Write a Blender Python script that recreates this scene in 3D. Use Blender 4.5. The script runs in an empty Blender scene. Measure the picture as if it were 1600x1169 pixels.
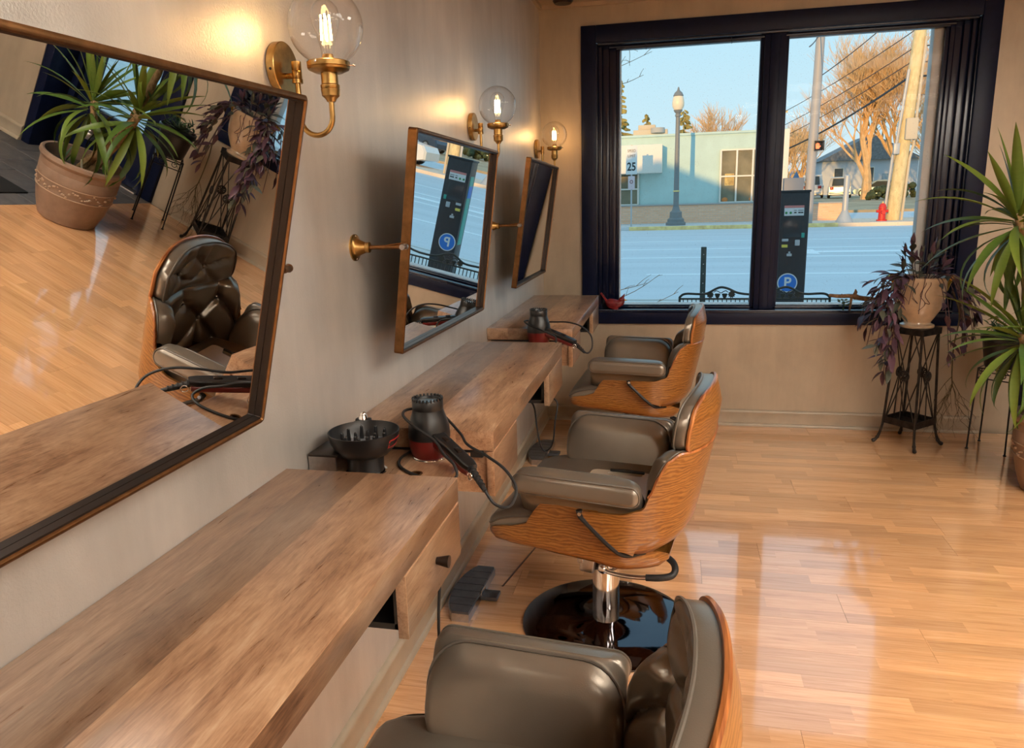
import bpy, bmesh, math, random
from mathutils import Vector, Matrix

random.seed(7)
scene = bpy.context.scene
COL = scene.collection
PI = math.pi
V = Vector

# ------------------------------------------------------------------ camera
def camera():
    yaw, pitch, roll = -0.2173, 0.2288, -0.0288
    cy, sy, cp, sp = math.cos(yaw), math.sin(yaw), math.cos(pitch), math.sin(pitch)
    fwd = V((sy * cp, cy * cp, -sp)); right = V((cy, -sy, 0)); up = right.cross(fwd)
    c, s = math.cos(roll), math.sin(roll)
    r2 = c * right + s * up; u2 = -s * right + c * up
    M = Matrix((r2, u2, -fwd)).transposed().to_4x4()
    M.translation = V((0.8497, 0.0, 1.4876))
    cd = bpy.data.cameras.new('camera'); cd.sensor_width = 36.0
    cd.lens = 36.0 * 1158.9 / 1600.0; cd.clip_start = 0.02; cd.clip_end = 600
    o = bpy.data.objects.new('camera', cd); COL.objects.link(o); o.matrix_world = M
    scene.camera = o
camera()

# ------------------------------------------------------------------ world, sun, exposure
SKY_STRENGTH = 1.8
SUN_STRENGTH = 3.7
FILL_RADIANCE = 21.0    # added unseen ceiling panels that fill the room with light
BULB_POWER = 0.6        # each sconce bulb
scene.view_settings.view_transform = 'Standard'
scene.view_settings.look = 'None'
scene.view_settings.exposure = 0.0
scene.view_settings.gamma = 1.0
scene.view_settings.use_curve_mapping = False
try:
    scene.cycles.max_bounces = 8; scene.cycles.transparent_max_bounces = 16
    scene.cycles.sample_clamp_indirect = 6.0
    scene.cycles.caustics_refractive = False; scene.cycles.caustics_reflective = False
    scene.cycles.use_denoising = True
except Exception:
    pass

def world():
    w = bpy.data.worlds.new('sky'); scene.world = w; w.use_nodes = True
    nt = w.node_tree; nt.nodes.clear()
    tc = nt.nodes.new('ShaderNodeTexCoord'); sep = nt.nodes.new('ShaderNodeSeparateXYZ')
    ramp = nt.nodes.new('ShaderNodeValToRGB'); bg = nt.nodes.new('ShaderNodeBackground'); out = nt.nodes.new('ShaderNodeOutputWorld')
    nt.links.new(tc.outputs['Generated'], sep.inputs[0]); nt.links.new(sep.outputs['Z'], ramp.inputs[0])
    e = ramp.color_ramp.elements
    e[0].position = 0.0; e[0].color = (0.42, 0.50, 0.52, 1)
    e[1].position = 0.30; e[1].color = (0.255, 0.45, 0.57, 1)
    k = e.new(0.10); k.color = (0.34, 0.48, 0.54, 1)
    k = e.new(1.0); k.color = (0.24, 0.44, 0.60, 1)
    bg.inputs['Strength'].default_value = SKY_STRENGTH
    nt.links.new(ramp.outputs[0], bg.inputs['Color']); nt.links.new(bg.outputs[0], out.inputs[0])
world()

def sun():
    l = bpy.data.lights.new('sun', 'SUN'); l.energy = SUN_STRENGTH; l.angle = 0.009; l.color = (1.0, 0.54, 0.15)
    o = bpy.data.objects.new('sun', l); COL.objects.link(o)
    d = V((0.25, 1.0, -0.123)).normalized()
    o.rotation_euler = d.to_track_quat('-Z', 'Y').to_euler(); o.location = (-10, -30, 12)
sun()

# ------------------------------------------------------------------ mesh helpers
class MB:
    def __init__(self): self.bm = bmesh.new()
    def box(self, c, s, bev=0.0, rot=None, seg=2):
        bm = self.bm
        r = bmesh.ops.create_cube(bm, size=1.0)
        vs = r['verts']
        for v in vs: v.co = V((v.co.x * s[0], v.co.y * s[1], v.co.z * s[2]))
        if bev > 0:
            es = list({e for v in vs for e in v.link_edges})
            rr = bmesh.ops.bevel(bm, geom=es, offset=min(bev, min(s) * .49), segments=seg, affect='EDGES', profile=.5)
            vs = list({v for f in rr['faces'] for v in f.verts} | {v for v in vs if v.is_valid})
        M = (rot.to_4x4() if rot is not None else Matrix.Identity(4))
        for v in vs: v.co = (M @ v.co) + V(c)
        return self
    def b2(self, lo, hi, bev=0.0):
        lo, hi = V(lo), V(hi)
        return self.box((lo + hi) / 2, hi - lo, bev)
    def ring(self, pts): return [self.bm.verts.new(p) for p in pts]
    def bridge(self, a, b, closed=True):
        n = len(a)
        for i in range(n if closed else n - 1):
            j = (i + 1) % n
            try: self.bm.faces.new((a[i], a[j], b[j], b[i]))
            except ValueError: pass
    def cap(self, a, flip=False):
        try: self.bm.faces.new(list(reversed(a)) if flip else a)
        except ValueError: pass
    def loft(self, rings, closed=True, caps=(True, True), loop=False):
        rs = [self.ring(r) for r in rings]
        for a, b in zip(rs, rs[1:]): self.bridge(a, b, closed)
        if loop: self.bridge(rs[-1], rs[0], closed)
        elif closed:
            if caps[0]: self.cap(rs[0], True)
            if caps[1]: self.cap(rs[-1])
        return self
    def tube(self, pts, r, seg=8, loop=False):
        pts = [V(p) for p in pts]; n = len(pts)
        rad = r if isinstance(r, (list, tuple)) else [r] * n
        rings = []; prev = None
        for i, p in enumerate(pts):
            if loop: t = pts[(i + 1) % n] - pts[i - 1]
            else: t = pts[min(i + 1, n - 1)] - pts[max(i - 1, 0)]
            if t.length < 1e-9: t = V((0, 0, 1))
            t.normalize()
            if prev is None:
                a = t.cross(V((0, 0, 1)))
                if a.length < 1e-3: a = t.cross(V((1, 0, 0)))
            else: a = prev - t * prev.dot(t)
            if a.length < 1e-6: a = t.orthogonal()
            a.normalize(); b = t.cross(a); prev = a
            rings.append([p + (a * math.cos(2 * PI * k / seg) + b * math.sin(2 * PI * k / seg)) * rad[i] for k in range(seg)])
        return self.loft(rings, loop=loop)
    def cyl(self, p0, p1, r0, r1=None, seg=20):
        return self.tube([p0, p1], [r0, r0 if r1 is None else r1], seg)
    def lathe(self, prof, c=(0, 0, 0), seg=32, M=None):
        rings = []
        for r, z in prof:
            ring = []
            for k in range(seg):
                a = 2 * PI * k / seg
                p = V((r * math.cos(a), r * math.sin(a), z))
                ring.append((M @ p if M is not None else p) + V(c))
            rings.append(ring)
        return self.loft(rings)
    def grid(self, P, thick=None, N=None):
        """P[i][j] points; an open sheet, or with thick a closed slab offset along given normals N[i][j]"""
        if thick is None:
            rs = [self.ring(r) for r in P]
            for a, b in zip(rs, rs[1:]): self.bridge(a, b, False)
            return self
        Q = [[P[i][j] + N[i][j] * thick for j in range(len(P[0]))] for i in range(len(P))]
        A = [self.ring(r) for r in P]; B = [self.ring(r) for r in Q]
        for a, b in zip(A, A[1:]): self.bridge(a, b, False)
        for a, b in zip(B, B[1:]): self.bridge(list(reversed(a)), list(reversed(b)), False)
        self.bridge(A[0], B[0], False); self.bridge(B[-1], A[-1], False)
        self.bridge([r[0] for r in B], [r[0] for r in A], False); self.bridge([r[-1] for r in A], [r[-1] for r in B], False)
        return self
    def prism(self, outline, d0, d1, plane='xz'):
        """extrude a 2D outline; plane xz extrudes along y, xy along z, yz along x"""
        def m(p, d):
            if plane == 'xz': return V((p[0], d, p[1]))
            if plane == 'xy': return V((p[0], p[1], d))
            return V((d, p[0], p[1]))
        return self.loft([[m(p, d0) for p in outline], [m(p, d1) for p in outline]])
    def sphere(self, c, r, seg=16, rings=10, s=(1, 1, 1)):
        prof = [(max(1e-4, r * math.sin(PI * i / rings)), -r * math.cos(PI * i / rings)) for i in range(rings + 1)]
        M = Matrix.Diagonal((s[0], s[1], s[2]))
        return self.lathe(prof, c, seg, M)

def obj(name, mb, mat, parent=None, angle=38):
    bm = mb.bm
    bmesh.ops.recalc_face_normals(bm, faces=bm.faces[:])
    me = bpy.data.meshes.new(name); bm.to_mesh(me); bm.free()
    me.materials.append(mat)
    if angle:
        me.polygons.foreach_set('use_smooth', [True] * len(me.polygons))
        me.set_sharp_from_angle(angle=math.radians(angle))
    o = bpy.data.objects.new(name, me); COL.objects.link(o)
    if parent is not None: o.parent = parent
    return o
def inst(name, me, parent=None, M=None):
    o = bpy.data.objects.new(name, me); COL.objects.link(o)
    if parent is not None: o.parent = parent
    if M is not None: o.matrix_local = M
    return o
def tag(o, label=None, cat=None, group=None, kind=None):
    if label: o['label'] = label
    if cat: o['category'] = cat
    if group: o['group'] = group
    if kind: o['kind'] = kind
    return o
def thing(name, label, cat, loc=(0, 0, 0), rz=0.0, group=None):
    o = bpy.data.objects.new(name, None); COL.objects.link(o); o.empty_display_size = .05
    o.location = loc; o.rotation_euler = (0, 0, rz)
    return tag(o, label, cat, group)
def struct(name, mb, mat, parent=None, angle=38):
    o = obj(name, mb, mat, parent, angle)
    if parent is None: o['kind'] = 'structure'
    return o
def copy_tree(o, parent=None):
    c = o.copy(); COL.objects.link(c)
    if parent is not None: c.parent = parent
    for ch in list(o.children): copy_tree(ch, c)
    return c
def rrect(x0, x1, z0, z1, r, n=6):
    r = min(r, (x1 - x0) / 2 - 1e-4, (z1 - z0) / 2 - 1e-4)
    pts = []
    for cx, cz, a0 in ((x1 - r, z1 - r, 0), (x0 + r, z1 - r, 90), (x0 + r, z0 + r, 180), (x1 - r, z0 + r, 270)):
        for k in range(n + 1):
            a = math.radians(a0 + 90 * k / n); pts.append((cx + r * math.cos(a), cz + r * math.sin(a)))
    return pts
def smooth_path(pts, n=6, closed=False):
    """Catmull-Rom through pts"""
    P = [V(p) for p in pts]; out = []; m = len(P)
    rng = range(m if closed else m - 1)
    for i in rng:
        if closed: p0, p1, p2, p3 = P[i - 1], P[i], P[(i + 1) % m], P[(i + 2) % m]
        else: p0, p1, p2, p3 = P[max(i - 1, 0)], P[i], P[i + 1], P[min(i + 2, m - 1)]
        for k in range(n):
            t = k / n
            out.append(.5 * ((2 * p1) + (p2 - p0) * t + (2 * p0 - 5 * p1 + 4 * p2 - p3) * t * t + (3 * p1 - p0 - 3 * p2 + p3) * t ** 3))
    if not closed: out.append(P[-1])
    return out

# ------------------------------------------------------------------ materials
class NT:
    def __init__(self, name):
        self.m = bpy.data.materials.new(name); self.m.use_nodes = True
        self.t = self.m.node_tree; self.b = self.t.nodes['Principled BSDF']; self.out = self.t.nodes['Material Output']
    def n(self, typ, ins=None, **kw):
        x = self.t.nodes.new(typ)
        for k, v in kw.items(): setattr(x, k, v)
        for k, v in (ins or {}).items(): self.set(x.inputs[k], v)
        return x
    def set(self, sock, v):
        if hasattr(v, 'is_linked'): self.t.links.new(v, sock)
        else: sock.default_value = v
    def math(self, op, a, b=0.0):
        x = self.n('ShaderNodeMath', operation=op); self.set(x.inputs[0], a); self.set(x.inputs[1], b); return x.outputs[0]
    def mix(self, f, a, b, blend='MIX'):
        x = self.n('ShaderNodeMix', data_type='RGBA', blend_type=blend); self.set(x.inputs['Factor'], f); self.set(x.inputs[6], c4(a) if isinstance(a, tuple) else a); self.set(x.inputs[7], c4(b) if isinstance(b, tuple) else b); return x.outputs[2]
    def obj(self): return self.n('ShaderNodeTexCoord').outputs['Object']
    def mapping(self, vec, scale=(1, 1, 1), loc=(0, 0, 0), rot=(0, 0, 0)):
        x = self.n('ShaderNodeMapping'); self.set(x.inputs['Vector'], vec)
        x.inputs['Scale'].default_value = scale; self.set(x.inputs['Location'], loc); x.inputs['Rotation'].default_value = rot; return x.outputs[0]
    def noise(self, vec, scale, detail=4, rough=.55, dist=0.0):
        x = self.n('ShaderNodeTexNoise', ins={'Scale': scale, 'Detail': detail, 'Roughness': rough, 'Distortion': dist}); self.set(x.inputs['Vector'], vec); return x.outputs['Fac']
    def ramp(self, f, stops):
        x = self.n('ShaderNodeValToRGB'); self.set(x.inputs[0], f); e = x.color_ramp.elements
        e[0].position = stops[0][0]; e[0].color = c4(stops[0][1]); e[1].position = stops[-1][0]; e[1].color = c4(stops[-1][1])
        for p, c in stops[1:-1]:
            k = e.new(p); k.color = c4(c)
        return x.outputs[0]
    def p(self, **kw):
        names = dict(color='Base Color', rough='Roughness', metal='Metallic', coat='Coat Weight', coat_rough='Coat Roughness', ior='IOR', trans='Transmission Weight', emit='Emission Color', estr='Emission Strength', normal='Normal', spec='Specular IOR Level', alpha='Alpha', sheen='Sheen Weight')
        for k, v in kw.items():
            s = self.b.inputs[names[k]]
            self.set(s, c4(v) if isinstance(v, tuple) and len(v) == 3 and k in ('color', 'emit') else v)
        return self
    def bump(self, h, strength=.2, dist=.01):
        x = self.n('ShaderNodeBump', ins={'Strength': strength, 'Distance': dist}); self.set(x.inputs['Height'], h); self.set(self.b.inputs['Normal'], x.outputs[0]); return self
def c4(c): return (c[0], c[1], c[2], 1.0) if len(c) == 3 else c
def srgb(r, g, b):
    f = lambda v: (v / 255 / 12.92) if v <= 10 else ((v / 255 + .055) / 1.055) ** 2.4
    return (f(r), f(g), f(b))
def plain(name, color, rough=.5, metal=0.0, var=0.0, scale=30.0, bump=0.0, coat=0.0, spec=.5):
    k = NT(name); k.p(color=color, rough=rough, metal=metal, coat=coat, spec=spec)
    if var or bump:
        f = k.noise(k.obj(), scale)
        if var:
            lo = tuple(max(0, c * (1 - var)) for c in color); hi = tuple(min(1, c * (1 + var)) for c in color)
            k.p(color=k.ramp(f, [(.3, lo), (.7, hi)]))
        if bump: k.bump(f, bump, .004)
    return k.m

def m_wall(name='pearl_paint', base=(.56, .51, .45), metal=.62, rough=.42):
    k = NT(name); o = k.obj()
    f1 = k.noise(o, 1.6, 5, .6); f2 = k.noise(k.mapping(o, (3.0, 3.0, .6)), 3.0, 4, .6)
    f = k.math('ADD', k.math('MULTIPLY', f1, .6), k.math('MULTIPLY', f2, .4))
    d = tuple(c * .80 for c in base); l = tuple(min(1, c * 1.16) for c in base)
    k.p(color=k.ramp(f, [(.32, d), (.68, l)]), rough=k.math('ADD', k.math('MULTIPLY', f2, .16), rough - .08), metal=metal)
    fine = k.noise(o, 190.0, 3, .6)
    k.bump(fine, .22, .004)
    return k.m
def m_floor():
    k = NT('oak_laminate'); o = k.obj()
    info = k.n('ShaderNodeObjectInfo'); rnd = info.outputs['Random']
    sep = k.n('ShaderNodeSeparateXYZ'); k.set(sep.inputs[0], o)
    x, y = sep.outputs[0], sep.outputs[1]
    strip = k.math('FLOOR', k.math('MULTIPLY', k.math('ADD', y, .1), 1 / .0668))
    hs = k.n('ShaderNodeTexWhiteNoise', noise_dimensions='2D'); cmb = k.n('ShaderNodeCombineXYZ'); k.set(cmb.inputs[0], strip); k.set(cmb.inputs[1], rnd); k.set(hs.inputs['Vector'], cmb.outputs[0])
    seg = k.math('FLOOR', k.math('ADD', k.math('MULTIPLY', x, 1 / .42), k.math('MULTIPLY', hs.outputs['Value'], 7.3)))
    h2 = k.n('ShaderNodeTexWhiteNoise', noise_dimensions='3D'); cm2 = k.n('ShaderNodeCombineXYZ'); k.set(cm2.inputs[0], strip); k.set(cm2.inputs[1], seg); k.set(cm2.inputs[2], k.math('MULTIPLY', rnd, 50.0)); k.set(h2.inputs['Vector'], cm2.outputs[0])
    off = k.n('ShaderNodeCombineXYZ'); k.set(off.inputs[0], k.math('MULTIPLY', h2.outputs['Value'], 30.0)); k.set(off.inputs[1], k.math('MULTIPLY', rnd, 9.0)); k.set(off.inputs[2], h2.outputs['Value'])
    vec = k.n('ShaderNodeVectorMath', operation='ADD'); k.set(vec.inputs[0], o); k.set(vec.inputs[1], off.outputs[0])
    g1 = k.noise(k.mapping(vec.outputs[0], (2.5, 42, 5)), 1.0, 5, .65, 1.2)
    g2 = k.noise(k.mapping(vec.outputs[0], (8, 260, 5)), 1.0, 3, .6)
    grain = k.math('ADD', k.math('MULTIPLY', g1, .65), k.math('MULTIPLY', g2, .35))
    c = k.ramp(grain, [(.30, (.58, .285, .122)), (.5, (.78, .415, .195)), (.72, (.88, .52, .285))])
    tone = k.math('ADD', k.math('MULTIPLY', h2.outputs['Value'], .30), .84)
    mul = k.n('ShaderNodeVectorMath', operation='SCALE'); k.set(mul.inputs[0], c); k.set(mul.inputs['Scale'], tone)
    k.p(color=mul.outputs[0], rough=k.math('ADD', k.math('MULTIPLY', g2, .10), .16), spec=.55, coat=1.0, coat_rough=.06)
    k.b.inputs['Coat IOR'].default_value = 1.95
    k.bump(grain, .05, .001)
    return k.m
def m_bench():
    k = NT('rustic_laminate'); o = k.obj()
    sep = k.n('ShaderNodeSeparateXYZ'); k.set(sep.inputs[0], o); x, y, z = sep.outputs
    pl = k.math('FLOOR', k.math('MULTIPLY', x, 1 / .101))
    h = k.n('ShaderNodeTexWhiteNoise', noise_dimensions='1D'); k.set(h.inputs['W'], pl)
    off = k.n('ShaderNodeCombineXYZ'); k.set(off.inputs[1], k.math('MULTIPLY', h.outputs['Value'], 13.0)); k.set(off.inputs[2], k.math('MULTIPLY', h.outputs['Value'], 5.0))
    vec = k.n('ShaderNodeVectorMath', operation='ADD'); k.set(vec.inputs[0], o); k.set(vec.inputs[1], off.outputs[0])
    v = vec.outputs[0]
    blot = k.noise(k.mapping(v, (10, 3.2, 10)), 1.0, 5, .65, 1.2)
    g1 = k.noise(k.mapping(v, (70, 7, 70)), 1.0, 6, .7, 1.6)
    g2 = k.noise(k.mapping(v, (300, 26, 300)), 1.0, 3, .6)
    kn = k.n('ShaderNodeTexVoronoi', ins={'Scale': 1.0}); k.set(kn.inputs['Vector'], k.mapping(v, (11, 3.2, 9)))
    knot = k.ramp(kn.outputs['Distance'], [(.03, (1, 1, 1)), (.17, (0, 0, 0))])
    f = k.math('ADD', k.math('ADD', k.math('MULTIPLY', blot, .5), k.math('MULTIPLY', g1, .32)), k.math('MULTIPLY', g2, .18))
    c = k.ramp(f, [(.34, (.115, .053, .027)), (.44, (.28, .148, .080)), (.55, (.42, .25, .145)), (.68, (.53, .37, .245))])
    tone = k.math('ADD', k.math('MULTIPLY', h.outputs['Value'], .62), .66)
    mul = k.n('ShaderNodeVectorMath', operation='SCALE'); k.set(mul.inputs[0], c); k.set(mul.inputs['Scale'], tone)
    c2 = k.mix(k.math('MULTIPLY', knot, k.math('MULTIPLY', g1, .9)), mul.outputs[0], (.12, .075, .05))
    k.p(color=c2, rough=k.math('ADD', k.math('MULTIPLY', g1, .16), .22), spec=.6, coat=.35, coat_rough=.25)
    k.bump(k.math('ADD', g1, k.math('MULTIPLY', g2, .6)), .10, .0015)
    return k.m
def m_veneer():
    k = NT('oak_veneer'); o = k.obj()
    w = k.n('ShaderNodeTexWave', ins={'Scale': 14.0, 'Distortion': 14.0, 'Detail': 4.0, 'Detail Scale': .9}, wave_type='BANDS', bands_direction='Z')
    k.set(w.inputs['Vector'], k.mapping(o, (.8, .8, 2.2)))
    g = k.noise(k.mapping(o, (9, 9, 110)), 1.0, 4, .65)
    f = k.math('ADD', k.math('MULTIPLY', w.outputs['Fac'], .35), k.math('MULTIPLY', g, .65))
    k.p(color=k.ramp(f, [(.22, (.150, .050, .006)), (.5, (.27, .104, .018)), (.8, (.40, .18, .045))]), rough=.30, spec=.5, coat=.3, coat_rough=.15)
    k.bump(f, .04, .001)
    return k.m
def m_ply():
    k = NT('plywood_edge'); o = k.obj()
    f = k.noise(k.mapping(o, (60, 3, 8)), 2.0, 2)
    k.p(color=k.ramp(f, [(.35, (.20, .055, .014)), (.65, (.52, .19, .05))]), rough=.35, coat=.3)
    return k.m
def m_leather():
    k = NT('pewter_leather'); o = k.obj()
    v = k.n('ShaderNodeTexVoronoi', ins={'Scale': 420.0}); k.set(v.inputs['Vector'], o)
    f = k.noise(o, 5.0, 3)
    k.p(color=k.ramp(f, [(.3, (.215, .182, .145)), (.7, (.262, .226, .184))]), rough=.29, metal=.5, spec=.55)
    k.bump(v.outputs['Distance'], .10, .001)
    return k.m
def m_glass(name, tint=(1, 1, 1), ior=1.45, rough=0.0, haze=0.0, edge=5.0):
    k = NT(name); t = k.t; t.nodes.remove(k.b)
    tr = k.n('ShaderNodeBsdfTransparent'); tr.inputs[0].default_value = c4(tint)
    gl = k.n('ShaderNodeBsdfGlossy'); gl.inputs['Roughness'].default_value = rough
    lw = k.n('ShaderNodeLayerWeight'); f0 = ((ior - 1) / (ior + 1)) ** 2
    fr = k.math('ADD', f0, k.math('MULTIPLY', k.math('POWER', lw.outputs['Facing'], edge), .9))
    mx = k.n('ShaderNodeMixShader'); k.set(mx.inputs[0], fr); k.set(mx.inputs[1], tr.outputs[0]); k.set(mx.inputs[2], gl.outputs[0])
    last = mx.outputs[0]
    if haze:
        sp = k.noise(k.obj(), 160.0, 2, .7)
        dust = k.ramp(sp, [(.66, (0, 0, 0)), (.74, (1, 1, 1))])
        df = k.n('ShaderNodeBsdfDiffuse'); df.inputs[0].default_value = (.75, .75, .75, 1)
        m2 = k.n('ShaderNodeMixShader'); k.set(m2.inputs[0], k.math('MULTIPLY', dust, haze)); k.set(m2.inputs[1], last); k.set(m2.inputs[2], df.outputs[0]); last = m2.outputs[0]
    t.links.new(last, k.out.inputs['Surface'])
    return k.m
def m_emit(name, color, strength):
    k = NT(name); k.p(color=(0, 0, 0), emit=color, estr=strength); return k.m
def m_leaf(name, c1, c2, rough=.42, spec=.4):
    k = NT(name); info = k.n('ShaderNodeObjectInfo')
    f = k.math('ADD', k.math('MULTIPLY', info.outputs['Random'], .7), k.math('MULTIPLY', k.noise(k.mapping(k.obj(), (60, 4, 60)), 1.0, 3), .3))
    k.p(color=k.ramp(f, [(.1, c1), (.9, c2)]), rough=rough, spec=spec); return k.m
def m_brick():
    k = NT('brick_pattern'); o = k.obj()
    b = k.n('ShaderNodeTexBrick', ins={'Scale': 1.0, 'Mortar Size': .012, 'Brick Width': .22, 'Row Height': .075})
    b.inputs['Color1'].default_value = (.88, .48, .29, 1); b.inputs['Color2'].default_value = (.95, .58, .38, 1); b.inputs['Mortar'].default_value = (.75, .52, .38, 1)
    k.set(b.inputs['Vector'], k.mapping(o, rot=(PI / 2, 0, 0)))
    k.p(color=b.outputs[0], rough=.85); return k.m
def m_slate():
    k = NT('slate'); o = k.obj(); info = k.n('ShaderNodeObjectInfo')
    of = k.n('ShaderNodeVectorMath', operation='ADD'); k.set(of.inputs[0], o); cm = k.n('ShaderNodeCombineXYZ'); k.set(cm.inputs[0], k.math('MULTIPLY', info.outputs['Random'], 40.)); k.set(of.inputs[1], cm.outputs[0])
    f = k.noise(of.outputs[0], 5.0, 6, .65, .8)
    k.p(color=k.ramp(f, [(.3, (.055, .055, .06)), (.55, (.12, .115, .115)), (.75, (.20, .175, .15))]), rough=.5); k.bump(f, .35, .006); return k.m
def m_terracotta():
    k = NT('terracotta'); o = k.obj(); f = k.noise(o, 9.0, 5, .6)
    k.p(color=k.ramp(f, [(.3, (.205, .130, .088)), (.7, (.30, .205, .145))]), rough=.75); k.bump(k.noise(o, 90, 3), .12, .003); return k.m
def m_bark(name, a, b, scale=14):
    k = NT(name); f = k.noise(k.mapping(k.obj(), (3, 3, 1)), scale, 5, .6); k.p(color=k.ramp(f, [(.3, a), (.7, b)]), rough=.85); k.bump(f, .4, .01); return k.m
def m_road():
    k = NT('asphalt'); o = k.obj()
    f = k.noise(k.mapping(o, (.05, 1.4, 1)), 1.0, 4, .6); g = k.noise(o, 30, 2)
    k.p(color=k.ramp(k.math('ADD', k.math('MULTIPLY', f, .75), k.math('MULTIPLY', g, .25)), [(.35, (.58, .59, .61)), (.65, (.68, .69, .71))]), rough=.8); return k.m

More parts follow.
